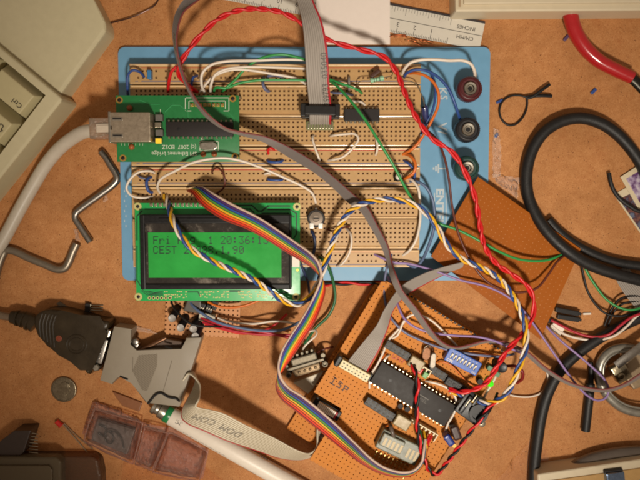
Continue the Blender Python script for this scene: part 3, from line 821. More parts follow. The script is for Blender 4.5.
B = MB(); B.lathe(F, [(4.6, 21), (4.6, 25), (3.6, 26), (3.6, 29)], 20); LD.part('base', B, m_black)
B = MB(); B.lathe(F, [(3.3, 29), (3.3, 31), (2.6, 33), (1.2, 34.2), (.2, 34.4)], 18); LD.part('lens', B, mat('pearly lens', (238, 236, 226), .2, coat=.6))

# ---- ribbon socket on the breadboard
CN = Thing('ribbon_socket', 'black ribbon cable socket pressed into the upper breadboard', 'connector', 321, 115, 20)
F = Frame(320.3, 110.5, 42, 1); F.o.z = 0
B = MB(); B.box(F, -18, 18, -6, 8, 21, 32, bev=.8); B.box(F, -14.5, 14.5, -4, 4.6, 38.5, 43, bev=.9)
for s in (-1, 1): B.box(F, s*16-2.4, s*16+2.4, -5.5, 6.5, 31, 42.2, bev=.9)
CN.part('housing', B, m_black)
B = MB(); 
F2 = Frame(320, 125, 26, 0); F2.o.z = 0
B.box(F2, -13, 13, -4.5, 3.5, 21, 24, bev=.3); CN.part('carrier_board', B, mat('olive board', (120, 122, 78), .5))
B = MB()
for k in range(9): B.piece().box(F2, -11.6+k*2.8, -10.2+k*2.8, -3.5, 2, 23.9, 25.4, bev=.3)
CN.part('pin', B, m_tin, split=True)

# ================================================================ cables and wires
def wire(label, pts, m, r=1.2, name='jumper_wire', cat='wire', group=None, step=2.5, n=8):
    B = MB(); B.tube(pts, r, n, step=step)
    return single(name, label, cat, B, m, group)
JG = 'single jumper wires on the breadboard'
g, h = 19, 27
wire('blue jumper wire bending round the left corner above the ethernet module', [(128, 100, 12), (127.5, 88, 24), (127.8, 76, 28), (132, 70.5, 30), (139, 71.5, 28), (144.5, 77, 19)], m_blue, 1.25, group=JG)
wire('short blue wire stub beside the red twisted pair', [(193, 90, 19), (191.5, 84, 28), (193, 78, 31), (197.5, 75.5, 19)], m_blue, 1.3, group=JG)
wire('white jumper wire arching highest out of the ethernet header to the ribbon', [(205, 93, 24), (201.5, 84, 38), (202.5, 73, 44), (211, 65, 44), (225, 61.5, 42), (255, 60.5, 38), (285, 59.5, 34), (312, 60, 30)], m_ww, 1.35, group=JG)
wire('white jumper wire looping tightly second from the ethernet header', [(210.5, 93, 24), (211, 85, 38), (215, 75, 41), (225, 69.5, 41), (245, 67, 38), (280, 67.5, 34), (312, 69, 29)], m_ww, 1.3, group=JG)
wire('white jumper wire running lowest of three to the ribbon cable', [(200, 92, 24), (206, 84, 33), (213, 77, 36), (228, 70.5, 36), (245, 69.8, 34), (270, 73.5, 30), (296, 78.5, 25), (306, 84, 19)], m_ww, 1.25, group=JG)
wire('green jumper wire running level from the header under the ribbon', [(214, 92, 24), (216, 87.5, 33), (226, 88, 33), (240, 83, 31), (262, 80, 29), (285, 80, 28), (305, 80, 26), (320, 79, 19)], m_green, 1.3, group=JG)
wire('green jumper wire climbing steeply from the header to the blue plate', [(222, 92, 24), (226, 88, 33), (236, 79, 33), (246, 68, 34), (262, 58, 38), (282, 54.5, 40), (300, 58, 36), (315, 63, 30)], m_green, 1.3, group=JG)
wire('upright slate blue jumper arc crossing the green wire', [(264, 77, 19), (263, 84, 27), (265, 89, 27), (269, 91.5, 19)], m_slate, 1.5, group=JG)
wire('flat slate blue jumper arc beside the green wire', [(267.5, 78.5, 19), (269, 75.8, 26), (275, 75, 27), (281, 76.2, 26), (283, 78, 19)], m_slate, 1.5, group=JG)
wire('tiny red jumper arc above the grey ribbon on the middle rail', [(268.5, 154, 19), (268.3, 149.5, 25), (271, 148, 26), (274.5, 150, 19)], m_red, 1.3, group=JG)
wire('short blue jumper in the upper middle rail', [(267.5, 160, 19), (269, 161.5, 24), (275, 162.5, 25), (281, 161.5, 24), (283, 160, 19)], m_blue, 1.4, group=JG)
wire('short blue jumper in the lower middle rail', [(267.5, 178.5, 19), (269, 179.5, 24), (275, 180.2, 25), (281, 180, 24), (283, 179, 19)], m_blue, 1.3, group=JG)
wire('tiny white stub in the lower middle rail', [(264.5, 174.2, 19), (266, 173.6, 23), (269, 173.4, 23), (270.5, 174.2, 19)], m_white, 1.1, group=JG)
wire('dark brown bare wire arch on the rail below the ethernet module', [(212, 173, 19), (213.5, 169.5, 27), (217.5, 167.5, 31), (222.5, 172, 34), (225, 180, 34), (223.5, 188, 30), (219, 192, 26), (212, 196.5, 19)], m_brown, .95, group=JG)
wire('long white wire arching from the left rail to the trimmer', [(160, 193, 19), (157.5, 187, 30), (161, 179, 38), (175, 171, 44), (195, 162, 50), (222, 158, 50), (240, 160.5, 46), (262, 168, 38), (285, 178, 32), (302, 186, 28), (312, 193, 26), (316, 203, 19)], m_ww, 1.25, group=JG)
wire('white wire loop bulging over the left edge of the plate', [(155, 173, 19), (150, 171, 25), (138, 172.5, 29), (129, 181, 30), (126.5, 189, 29), (132, 196, 28), (143, 198, 26), (153, 196.5, 19)], m_ww, 1.2, group=JG)
wire('bent blue jumper inside the white loop at the left rail', [(151.5, 177, 19), (147.5, 179, 26), (146.5, 185, 27), (148.5, 191, 26), (152.5, 192.5, 19)], m_blue, 1.5, group=JG)
wire('short straight blue jumper beside the bent one on the left rail', [(138, 175, 19), (141, 177.5, 24), (146, 179, 24), (148, 180, 19)], m_slate, 1, group=JG)
wire('short white jumper standing right below the ribbon socket', [(314, 135, 19), (312.5, 138, 26), (315.5, 149, 28), (319.5, 160, 26), (319, 163, 19)], m_ww, 1.15, group=JG)
wire('white hairpin jumper wire right below the logic chip', [(330.5, 136, 19), (334, 135.3, 26), (346, 134, 29), (355, 134, 30), (358.5, 138.5, 31), (353, 148, 31), (342, 157.5, 29), (334, 159.5, 27), (328, 160.5, 19)], m_ww, 1.15, group=JG)
wire('small white jumper standing left of the long green wire', [(375, 136, 19), (376, 138, 26), (377.5, 146, 28), (376.8, 152, 26), (375.5, 155, 19)], m_ww, 1.15, group=JG)
wire('tiny white jumper just above the logic chip', [(350, 100, 19), (354, 101.5, 24), (361, 102, 24), (365, 105, 19)], m_ww, 1.2, group=JG)
wire('lilac jumper stub beside the ribbon above the logic chip', [(331, 92, 19), (335, 93, 25), (346, 93.5, 26), (353, 95, 19)], m_slate, 1.2, group=JG)
wire('grey lead standing upright between the ribbon and the resistor', [(349, 76, 19), (349, 79, 27), (349.3, 86, 29), (349, 91, 19)], m_greyw, 1.1, group=JG)
wire('short green jumper to the right of the ribbon', [(330, 79.5, 28), (338, 82.5, 30), (350, 86.5, 31), (358, 90, 29), (362, 93.5, 19)], m_green, 1.3, group=JG)
wire('long green wire running down diagonally over the right half of the breadboard', [(329, 80, 26), (337, 86, 34), (350, 100, 44), (364, 118, 52), (380, 143, 54), (395, 168, 50), (405, 187, 44), (414, 202, 36), (424, 213, 32), (438, 223, 30), (458, 230, 32), (480, 241, 34), (500, 252, 32), (520, 259.5, 28), (545, 260.5, 22), (564, 254, 14)], m_green, 1.35, group=None, name='long_wire')
wire('white wire from the top rail to the dark red post', [(402.5, 74, 19), (404.5, 69, 28), (410, 63, 32), (420, 60, 34), (435, 59.5, 34), (450, 60.5, 33), (463, 60.5, 33), (471, 64, 32), (474.5, 71, 28), (475, 79, 16)], m_ww, 1.5, group=JG)
wire('blue wire from the top rail to the black post', [(404, 77, 19), (407, 73, 27), (414, 70, 30), (426, 70.5, 32), (438, 77, 34), (448, 88, 34), (454, 101, 32), (458, 113, 26), (461, 122, 14)], m_blue, 1.4, group=JG)
wire('orange wire curling from the top rail to the middle rail', [(409, 73.5, 19), (416, 73, 28), (426, 76, 32), (434, 83, 34), (438.5, 93, 34), (438, 106, 32), (433, 118, 31), (426, 131, 29), (418, 143, 27), (411, 150, 25), (402.5, 154.5, 19)], m_orange, 1.4, group=JG)
wire('blue wire hidden behind the orange wire beside the bead', [(431, 73, 26), (434.5, 82, 28), (435.5, 95, 27), (432, 112, 26), (427, 122, 24), (421, 134, 20)], m_blue, 1.1, group=JG)
wire('orange wire hooking round to the clear diode', [(405, 154, 19), (411, 156.5, 28), (415.5, 164, 31), (414, 172, 30), (408, 177, 27), (401, 180, 19)], m_orange, 1.5, group=JG)
wire('blue wire stub inside the orange hook', [(404, 160.5, 19), (408, 163, 25), (413, 168, 25), (415, 176, 22), (411, 181, 19)], m_blue, 1.3, group=JG)
wire('slate blue wire curving down the plate right of the breadboards', [(410, 181, 19), (417, 181.5, 26), (425, 186, 28), (432, 198, 26), (434.5, 215, 22), (433, 232, 20), (427, 250, 20), (421, 262, 22), (415, 267, 22), (407, 264, 19)], mat('grey blue wire insulation', (84, 102, 134), .42, 0, .1), 1.5, group=JG)
wire('white wire curving down beside the right breadboard edge', [(407, 178, 19), (412, 180, 27), (418, 188, 30), (420, 203, 28), (420, 222, 28), (416, 240, 28), (410, 250, 26), (403, 255.5, 19)], m_ww, 1.3, group=JG)
wire('long brown wire crossing the plate and the bare brown board', [(421, 128, 24), (428, 131, 28), (437, 140, 34), (444, 156, 38), (449, 180, 38), (452, 205, 36), (458, 232, 36), (468, 256, 36), (483, 278, 36), (500, 289, 34), (520, 292.5, 32), (537, 288, 30), (548, 275, 26), (557, 262, 22), (566, 254, 14)], m_brown, 1.15, name='long_wire')
wire('white wire making a small hook right of the braided bundle', [(347, 229, 22), (351, 235, 30), (351.5, 245, 32), (348, 256, 30), (342, 264, 28), (336, 266.5, 19)], m_ww, 1.1, group=JG)
wire('green wire hanging over the plate edge toward the nine pin connector', [(319, 257, 19), (322, 259, 26), (328, 267, 26), (333, 281, 18), (335, 300, 12), (329, 315, 10), (315, 329, 8), (304, 345, 14)], mat('deep green wire insulation', (40, 96, 58), .4, 0, .12), 1.5, name='long_wire')
wire('navy wire stub under the trimmer', [(311.5, 231, 24), (314, 236, 27), (315, 245, 26), (312, 258, 22), (310, 262, 19)], mat('navy wire insulation', (36, 48, 80), .45, 0, .1), 1.5, group=JG)
wire('navy wire dropping off the plate edge below the display corner', [(300, 262, 24), (304, 272, 20), (308, 282, 12), (310, 296, 6)], MATS['navy wire insulation'], 1.2, group=JG)
wire('brown wire leaving the trimmer to the right', [(327, 229, 22), (332, 231, 26), (342, 228, 27), (350, 226, 22)], m_brown, 1.0, group=JG)
wire('single red wire end plugged in left of the red pair', [(176.5, 66.5, 44), (172, 71, 42), (169.3, 80, 36), (168, 92, 19)], m_red, 1.5, group=JG)

# ---- twisted red pair
def bundle(name, label, cat, pts, mats, R, r, pitch, wob=.15, step=1.6, group=None, partname='strand'):
    path = catmull(IP(pts), step); T = Thing(name, label, cat, pts[0][0], pts[0][1], 0, group)
    Bs = [MB() for _ in mats]; braid(Bs, path, mats, R, r, pitch, 8, wob=wob)
    for b, m in zip(Bs, mats): T.part(partname, b, m)
    return T
bundle('twisted_pair', 'thick bright red twisted pair of wires arching over the whole scene', 'wire', [(197, 92, 22), (188, 86, 30), (180.5, 77, 38), (178.5, 67, 46), (186, 54, 52), (200, 36, 54), (217, 20, 54), (235, 11.5, 52), (250, 9, 50), (267, 9.5, 50), (283, 13, 50), (303, 24, 50), (322, 37, 52), (340, 44, 50), (362, 50, 46), (384, 57, 42), (396, 71, 42), (405, 93, 46), (415, 115, 50), (431, 137.5, 52), (452, 152, 50), (465, 172, 48), (475, 197, 46), (480, 225, 44), (485, 247, 44), (497, 264, 44), (513, 275, 42), (528, 287, 40), (534, 303, 38), (531, 322, 40), (520, 337, 44), (507, 351, 50), (495, 370, 54), (486, 383, 54), (474, 389.5, 50), (460, 392, 44), (449, 389, 38)],
       [m_red, m_red], 1.35, 1.4, 33, wob=.3)
bundle('twisted_pair', 'red and black twisted pair dangling in a V across the perforated board', 'wire', [(412, 366, 44), (415.5, 372, 50), (418, 388, 52), (417, 402, 50), (417, 420, 48), (419, 438, 46), (423, 456, 44), (429, 470, 40), (436, 474.5, 36), (445, 465, 38), (459, 447, 42), (474, 427, 46), (488, 410, 50), (496, 401, 46), (497, 394, 38)],
       [m_red, m_black], 1.25, 1.25, 24, wob=.25)
bundle('twisted_pair', 'red and black twisted pair tucked along the lower plate edge', 'wire', [(318, 286, 4), (328, 284.5, 4), (345, 283.5, 4), (365, 283.5, 4), (386, 283, 4)], [m_red, m_black], 1.2, 1.2, 34)

# ---- yellow, blue and white braid
bundle('braided_wires', 'loosely braided bundle of yellow, blue and white wires over the display', 'wire bundle', [(165, 196, 22), (168.5, 205, 34), (173.5, 222, 58), (181, 236, 64), (193, 250, 66), (212, 261, 66), (232, 270, 66), (252, 279, 64), (268, 290, 58), (284, 301, 50), (297, 304.5, 46), (308, 299, 46), (317, 285, 48), (324, 268, 52), (332, 245, 52), (342, 222, 51), (354, 208, 51), (372, 201, 51), (393, 199.5, 48), (412, 203.5, 44), (427, 214, 42), (438, 229, 42), (448, 246, 42), (462, 259, 42), (480, 267, 42), (497, 277, 42), (511, 293, 42), (520, 310, 44), (526, 330, 50), (525, 350, 54), (518, 370, 56), (510, 388, 54), (501, 399, 50), (488, 403, 46), (473, 400.5, 42), (462, 395, 38), (450, 391, 34)],
       [m_yellow, m_blue, m_ww], 1.8, 1.25, 31, wob=.35)

# ---- ribbons
def ribbon(name, label, cat, pts, colours, mats, th=1.5, step=2.5, group=None, text=None, k=1.0, groove=None):
    """colours: material index per wire. text: (string, size, start length, across 0..1, side, mirrored direction, material)"""
    T = Thing(name, label, cat, (pts[0][0]+pts[0][2])/2, (pts[0][1]+pts[0][3])/2, 0, group)
    R_ = Ribbon(pts, len(colours), th, step, k); B = MB(); R_.build(B, colours, len(mats) if groove else None)
    items = [(B, list(mats)+([groove] if groove else []))]
    if text:
        for (s_, size, l0, u0, side, dl, du, m_) in text:
            vs, fs = text_pts(s_, size, bold=.0); L = MB(); wl = R_.w[len(R_.w)//2].length
            L.add([R_.at(l0+a*dl, u0+b*du/wl, side) for a, b in vs], fs); items.append((L, m_))
    T.part('cable', items); return R_
m_rib = mat('grey ribbon sheath', (148, 140, 132), .5, 0, .05, 60, spec=.3)
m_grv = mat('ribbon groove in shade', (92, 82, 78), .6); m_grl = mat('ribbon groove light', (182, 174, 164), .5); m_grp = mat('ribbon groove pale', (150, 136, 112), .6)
m_ribl = mat('pale ribbon sheath', (200, 190, 168), .45, 0, .05, 60)
m_ribr = mat('red marker stripe', (170, 30, 42), .45, 0, .05, 60)
ribbon('ribbon_cable', 'grey ribbon cable with printed digits dropping from the top edge into the socket', 'ribbon cable',
    [(285, -40, 302, -42, 40, 14), (297, 0, 313, -1, 54, 10), (302, 22, 322, 21, 62, 4), (304.5, 45, 327, 44, 62, 0), (306, 72, 329, 70, 56, 0), (307.5, 90, 330, 89, 48, 0), (308.5, 100, 331, 100, 40, 0), (309.3, 108, 331.7, 108, 36, 0), (309.3, 116, 331.7, 116, 35, 0), (309.3, 120, 331.5, 120, 32, 0), (309.5, 124, 331.5, 124, 26, 0)],
    [0]*9+[1], [m_rib, m_ribr], th=1.8, groove=m_grl, text=[('359793  035040', 5.4, 146, .43, 1, -1, -1, m_inkg)])
ribbon('ribbon_cable', 'long narrow grey ribbon cable winding from the top left down to the right edge', 'ribbon cable',
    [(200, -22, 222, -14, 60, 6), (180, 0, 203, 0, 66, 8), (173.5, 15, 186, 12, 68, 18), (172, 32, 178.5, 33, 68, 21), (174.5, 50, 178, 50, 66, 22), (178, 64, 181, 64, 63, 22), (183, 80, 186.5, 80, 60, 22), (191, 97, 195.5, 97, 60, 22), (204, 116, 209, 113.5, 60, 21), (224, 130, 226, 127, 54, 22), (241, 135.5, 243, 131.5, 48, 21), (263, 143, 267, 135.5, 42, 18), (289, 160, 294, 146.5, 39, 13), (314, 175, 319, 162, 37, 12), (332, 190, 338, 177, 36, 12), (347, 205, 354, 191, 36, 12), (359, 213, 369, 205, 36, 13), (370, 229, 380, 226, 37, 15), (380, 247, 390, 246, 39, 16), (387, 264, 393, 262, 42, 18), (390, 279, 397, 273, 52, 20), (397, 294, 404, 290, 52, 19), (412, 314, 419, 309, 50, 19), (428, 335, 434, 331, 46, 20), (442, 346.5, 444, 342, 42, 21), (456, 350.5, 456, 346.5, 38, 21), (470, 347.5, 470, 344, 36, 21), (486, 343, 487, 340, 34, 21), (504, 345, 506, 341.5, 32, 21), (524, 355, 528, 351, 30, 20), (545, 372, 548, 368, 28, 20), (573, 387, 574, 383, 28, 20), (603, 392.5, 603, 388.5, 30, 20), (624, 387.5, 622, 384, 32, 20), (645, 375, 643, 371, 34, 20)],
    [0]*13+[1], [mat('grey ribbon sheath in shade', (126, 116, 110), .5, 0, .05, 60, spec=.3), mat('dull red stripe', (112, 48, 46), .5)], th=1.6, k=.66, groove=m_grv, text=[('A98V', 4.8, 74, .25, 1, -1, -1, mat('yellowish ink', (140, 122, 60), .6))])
ribbon('ribbon_cable', 'grey ribbon cable curving from under the brown board into the beige connector', 'ribbon cable',
    [(462, 268, 464, 262, 18, 10), (448, 273, 444, 267, 20, 12), (424, 285, 421, 275, 26, 16), (406, 296, 401, 287, 34, 18), (393, 311, 385, 309, 42, 18), (388, 328, 377, 325, 46, 12), (381, 347, 364, 341, 44, 4), (371, 366, 351, 357, 40, 0), (367, 374, 346, 364, 36, 0)],
    [0]*12+[1] if False else [1]+[0]*11, [m_rib, m_ribr], th=1.6, groove=m_grl)
ribbon('ribbon_cable', 'pale grey ribbon cable with red edge leaving the large grey connector hood', 'ribbon cable',
    [(180, 377, 183, 381, 12, 22), (190, 369.5, 189, 374, 16, 24), (196, 377, 199, 383, 26, 24), (193, 388, 200.5, 390, 34, 24), (187, 400, 199, 400, 52, 20), (182, 410, 196, 406, 56, 20), (181.5, 418, 200, 408, 58, 14), (188, 424.5, 209, 409.5, 58, 6), (203, 431, 224, 413.5, 56, 2), (226, 441, 248, 426, 52, 0), (255, 450.5, 273, 437, 44, 0), (281, 458.5, 298, 450.5, 34, 8), (303, 459.5, 311, 453, 18, 16), (318, 453.5, 317, 446, 14, 18), (325, 443, 317, 433, 10, 18), (330, 425, 318, 417, 8, 16), (335, 410, 322, 402, 8, 14)],
    [1]+[0]*13, [m_ribl, m_ribr], th=1.7, groove=m_grp, text=[('DOM  COM', 6.6, 124, .12, 1, -1, -1, mat('faded printing', (128, 120, 106), .6))])
RB = [mat('ribbon '+n_, c, .5, 0, .06, 60, spec=.3) for n_, c in (('brown', (150, 50, 32)), ('red', (208, 52, 30)), ('orange', (222, 98, 30)), ('yellow', (214, 172, 44)), ('green', (78, 144, 62)), ('blue', (40, 78, 150)), ('violet', (74, 44, 104)), ('white', (190, 166, 150)))]
ribbon('rainbow_ribbon', 'rainbow coloured ribbon cable draped over the display and down to the perforated board', 'ribbon cable',
    [(186, 191, 199, 187, 26, 0), (192, 195, 205, 187, 42, 0), (203, 208, 216, 193, 56, 0), (222, 220.5, 234, 203, 64, 0), (246, 230, 261, 217, 66, 0), (265, 240, 282, 231, 64, 0), (285, 252.5, 299, 243, 62, 4), (300, 261, 311, 252, 60, 10), (312, 268, 319, 262, 58, 16), (320.5, 277, 321.5, 276, 57, 19), (325, 288, 318, 286, 58, 16), (323, 303, 308, 306, 60, 10), (316, 322, 299, 321, 62, 6), (306, 338, 289, 336, 62, 6), (296, 353, 281, 350, 62, 10), (286, 366, 278, 363, 60, 16), (278.5, 378, 279, 371, 58, 19), (276, 388, 282, 378, 56, 16), (281, 400, 290, 387, 56, 8), (293, 410.5, 304, 395.5, 54, 4), (319, 432, 333, 419.5, 50, 0), (345, 452.5, 355, 441, 46, 6), (363, 465, 372, 458, 44, 12), (381, 473.5, 386, 467.5, 42, 16), (401, 477, 403, 472, 42, 17), (414, 474, 414, 470, 42, 17), (423.5, 464, 421.5, 462, 42, 17), (427, 451, 423.5, 451, 42, 17), (429, 441, 425, 439, 38, 15)],
    list(range(8)), RB, th=2.4, step=2.2, k=.92, groove=mat('ribbon gap', (88, 62, 56), .6))

# ---- purple and slate wires
wire('long lilac wire looping from the breadboard to the grey ring and back', [(374, 254, 19), (380, 257, 24), (392, 262, 26), (410, 264, 26), (435, 271, 24), (460, 280, 24), (485, 286, 24), (505, 295, 24), (520, 307, 24), (537, 329, 22), (557, 358, 22), (576, 384, 22), (588, 396, 22), (598, 400.5, 22), (606, 397.5, 22), (608.5, 389, 22), (604, 379, 22), (593, 368, 22), (578, 355, 20), (560, 340, 16), (546, 326, 10), (538, 317, 6)], m_purple, 1.15, name='long_wire')
wire('lilac wire running over the perforated board toward the braid', [(388, 277, 8), (397, 303, 32), (404, 318, 38), (413, 326, 40), (430, 332.5, 40), (455, 335.5, 40), (478, 337, 40), (496, 341.5, 40), (508, 347, 38), (521, 352.5, 36), (527, 349, 30)], m_purple, 1.15, name='long_wire')
wire('slate wire crossing the perforated board below the lilac one', [(386, 308, 27), (391, 318, 32), (403, 331, 33), (420, 340, 33), (438, 347, 33), (458, 352, 34), (478, 355, 36), (500, 356.5, 34), (514, 354, 27)], m_slate, 1.25, name='long_wire')
wire('slate wire hanging off the plate edge at the corner of the perforated board', [(392, 254, 19), (388, 264, 24), (385, 278, 24), (384, 290, 26), (385.5, 303, 28), (387, 309, 25)], m_slate, 1.2, name='long_wire')
wire('white wire forked over the top of the perforated board', [(392, 338.5, 30), (397, 336, 32), (401, 328, 34), (404, 321, 34), (412, 315, 35), (422, 316, 35), (432, 321, 35), (443, 331, 34), (457, 346, 28)], m_ww, 1.05, name='long_wire')
wire('thin white wire arc lying on the desk right of the braid', [(510, 395, 3), (516, 396.3, 3), (524, 397, 3), (532, 396.5, 3), (541, 393, 3), (546.5, 386, 3), (548, 377, 4), (546.5, 371, 4)], m_ww, .95, name='long_wire')
# ---- wires under the display
UG = 'loose wires coming out from under the display'
wire('orange wire under the lower display edge', [(208, 302, 12), (217, 306, 14), (230, 307.5, 14), (245, 305.5, 14), (260, 300, 12)], m_orange, 1.2, group=UG)
wire('blue wire sweeping right from under the display', [(188, 298, 10), (193, 306, 16), (203, 314, 20), (217, 322, 22), (243, 328.5, 22), (265, 331, 22), (282, 330, 22), (300, 322, 18)], MATS['grey blue wire insulation'], 1.4, group=UG)
wire('white wire running right under the display', [(218, 318, 8), (232, 322, 12), (252, 324, 14), (272, 321.5, 16), (286, 322, 16), (296, 324, 12)], m_ww, 1.1, group=UG)
m_crim = mat('crimson wire insulation', (170, 30, 48), .4, 0, .12, 90)
wire('crimson wire, uppermost of the three under the display', [(201, 318, 10), (212, 322, 14), (228, 326.5, 16), (248, 330, 16), (268, 333, 16), (290, 338, 12)], m_crim, 1.3, group=UG)
wire('crimson wire, middle of the three under the display', [(203, 322, 8), (216, 326, 12), (234, 331, 13), (254, 334, 13), (276, 335, 12), (292, 335, 10)], m_crim, 1.3, group=UG)
wire('bright red wire, lowest of the three under the display', [(205, 324, 6), (222, 329, 8), (242, 333.5, 8), (262, 331, 12), (276, 324, 14), (287, 314, 10)], m_red, 1.2, group=UG)
wire('black wire bowing over the small capacitors', [(170.5, 298, 14), (173, 306, 18), (181, 316, 24), (190, 323.5, 26), (200, 326, 24), (214, 326.5, 18), (226, 327, 10)], m_black, 1.1, group=UG)
# ---- right-hand side wires
RG = 'thin wires at the right edge'
wire('thin black wire bowing under the green one', [(581, 262, 8), (583.5, 275, 8), (588, 292, 8), (596, 305, 8), (607, 314, 10), (622, 316, 12), (646, 309, 14)], m_black, 1.15, group=RG)
wire('green wire sagging from the black cable to the right edge', [(583, 262, 8), (587, 272, 8), (595, 285, 8), (606, 299, 10), (618, 307, 12), (630, 310, 14), (648, 306, 14)], m_green, 1.25, group=RG)
wire('crimson wire sagging from the white plug to the right edge', [(551, 320, 6), (562, 326, 6), (577, 333, 7), (594, 337, 10), (609, 334.5, 16), (621, 325, 18), (632, 317, 18), (650, 311, 18)], m_crim, 1.35, group=RG)
wire('white wire below the crimson one from the white plug', [(551, 325, 5), (560, 332, 5), (576, 338, 6), (596, 340, 10), (614, 336, 16), (627, 326, 16), (637, 316, 16), (652, 308, 16)], m_ww, 1.3, group=RG)
wire('black forked wire end under the green wire', [(604.5, 326, 3), (608, 317, 5), (613, 307, 7), (620, 299, 8), (630, 296, 8), (648, 297, 8)], m_black, 1.1, group=RG)
wire('short black wire end beside the forked one', [(607.5, 327, 3), (611, 318, 4), (616, 309, 6), (625, 303, 8), (648, 301, 8)], m_black, 1.1, group=RG)

# ---- big cables
wire('thick black cable sweeping in a wide loop from the right edge', [(662, 250, 7), (655, 205, 8), (645, 172, 9), (634, 153, 10), (617, 134, 10), (600, 123, 10), (580, 118, 10), (560, 122, 10), (543, 133.5, 10), (531.5, 152, 9), (526.5, 175, 9), (528.5, 197, 10), (537, 217, 14), (550, 235, 18), (567, 251, 20), (588, 264, 18), (612, 273, 16), (650, 283, 12)], m_rubber, 5.7, name='thick_cable', cat='cable', step=4, n=20)
wire('slimmer black cable just inside the wide black loop', [(548, 220, 7), (558, 231, 8), (573, 243, 8), (590, 252.5, 8), (612, 261, 7), (655, 268, 7)], m_rubber, 4.6, name='thick_cable', cat='cable', step=4, n=18)
wire('thick black cable coming down from the right edge to the bottom', [(665, 312, 8), (640, 318, 8), (620, 327, 8), (598, 339, 8), (577, 354, 8), (560, 371, 8), (548, 393, 8), (541.5, 415, 8), (537.5, 440, 8), (534.5, 465, 8), (533, 500, 8)], m_rubber, 5.6, name='thick_cable', cat='cable', step=4, n=20)
wire('glossy dark grey cable arc behind the cream box at the bottom', [(560, 482, 9), (577, 466, 10), (594, 458.5, 10), (615, 454, 10), (640, 452, 10), (675, 454, 10)], mat('glossy grey cable', (92, 82, 74), .22, 0, .1, 20, coat=.4), 6.5, name='thick_cable', cat='cable', step=4, n=20)
wire('thin flat black cable end lying on the printed photographs', [(609, 173, 4), (610.5, 181, 5), (614, 191, 5), (621, 200, 5.5), (630, 206.5, 6), (638, 211, 6), (660, 213, 6)], m_rubber, 2.0, name='thin_cable', cat='cable', n=12)
ribbon('ribbon_cable', 'short grey ribbon cable coming from under the black loop at the right', 'ribbon cable',
    [(613, 272, 628, 266, 5, 0), (618, 284, 634, 276, 6, 0), (628, 299, 646, 290, 8, 0), (644, 318, 662, 306, 10, 0)], [0]*10, [m_rib])

# ---- network cable
NC = Thing('network_cable', 'thick white network cable with clear plug pushed into the metal jack', 'cable', 60, 150, 0)
B = MB(); B.tube([(106, 128, 46), (96, 130, 44), (84, 132, 38), (72, 138.5, 28), (58, 150, 18), (45, 166, 12), (33, 186, 9), (20, 209, 8), (5, 237, 8), (-14, 268, 8), (-30, 300, 8)], 6.3, 20, step=3)
NC.part('sheath', B, mat('white cable sheath', (190, 180, 164), .42, 0, .08, 30, bump=.1, bscale=60))
B = MB(); a = P(91.5, 129, 47); J = WFrame((a.x, a.y, 0), Matrix.Rotation(math.radians(1), 3, 'Z'))
B.box(J, 0, 24, -9.5, 9.5, 37, 54, bev=1.2)
NC.part('clear_plug', B, clear('clear plug plastic', (215, 190, 165), .35, .1, .25))
B = MB(); B.box(J, 7, 22, -4, 4, 54.2, 56.2, bev=.8); B.box(J, 8, 22, -2.4, 2.4, 56, 57, bev=.4)
NC.part('latch', B, mat('milky latch', (190, 176, 158), .3, 0, .1))

# ================================================================ perforated boards
m_perf = mat('orange phenolic board', (194, 122, 50), .55, 0, .09, 9, bump=.05, bscale=500, spec=.15)
m_perfd = mat('orange board edge', (150, 84, 32), .6)
ANG = 31.0
PB = Thing('perforated_board', 'two stacked orange perforated boards carrying a large chip and blue switches', 'circuit board', 400, 390, 0)
def perf_sheet(x0, x1, y0, y1, F, zt, th, cuts, ph=(0, 0), pitch=4.47, hh=.52):
    nx = int((x1-x0)/pitch)+2; ny = int((y1-y0)/pitch)+2
    X = []; Y = []
    for k in range(nx): X += [x0+ph[0]+k*pitch-hh, x0+ph[0]+k*pitch+hh]
    for k in range(ny): Y += [y0+ph[1]+k*pitch-hh, y0+ph[1]+k*pitch+hh]
    bm = bmesh.new(); vs = {}
    def vv(i, j):
        if (i, j) not in vs: vs[(i, j)] = bm.verts.new((X[i], Y[j], 0))
        return vs[(i, j)]
    for j in range(len(Y)-1):
        for i in range(len(X)-1):
            if i % 2 == 0 and j % 2 == 0: continue
            bm.faces.new((vv(i, j), vv(i+1, j), vv(i+1, j+1), vv(i, j+1)))
    for (cx, cy, nx_, ny_) in cuts:     # keep the side the normal points away from
        bmesh.ops.bisect_plane(bm, geom=bm.verts[:]+bm.edges[:]+bm.faces[:], plane_co=(cx, cy, 0), plane_no=(nx_, ny_, 0), clear_outer=True)
    r = bmesh.ops.extrude_face_region(bm, geom=bm.faces[:])
    for e in r['geom']:
        if isinstance(e, bmesh.types.BMVert): e.co.z = -th
    B = MB(); G = WFrame((F.o.x, F.o.y, zt), F.m); B.addbm(bm, G); return B
ZT = 27
FB = Frame(383, 279, ZT, ANG)     # x along the long edge to the lower right, y away (so the board lies in -y)
yy = V((0, 0, 0)); 
def loc(px, py, z, F=FB): q = F.m.transposed() @ (P(px, py, z)-F.o); return q.x, q.y
L_ = 150; H_ = -225
cy0 = P(300, 281.6, ZT)
cut_n = FB.m.transposed() @ V((0, 1, 0))
c0 = loc(390, 281.8, ZT)
rE = loc(511, 349, ZT)[0]; yB = loc(315, 393, ZT)[1]; nX = loc(341, 409, ZT)[0]
base_cuts = [(0, 0, -1, 0), (0, 0, 0, 1), (rE, 0, 1, 0)]
Ba = perf_sheet(-4.47, rE+4.47, yB-90, 4.47, FB, ZT, 2.8, base_cuts+[(c0[0], c0[1], cut_n.x, cut_n.y), (0, yB, 0, -1)], (0, -.9))
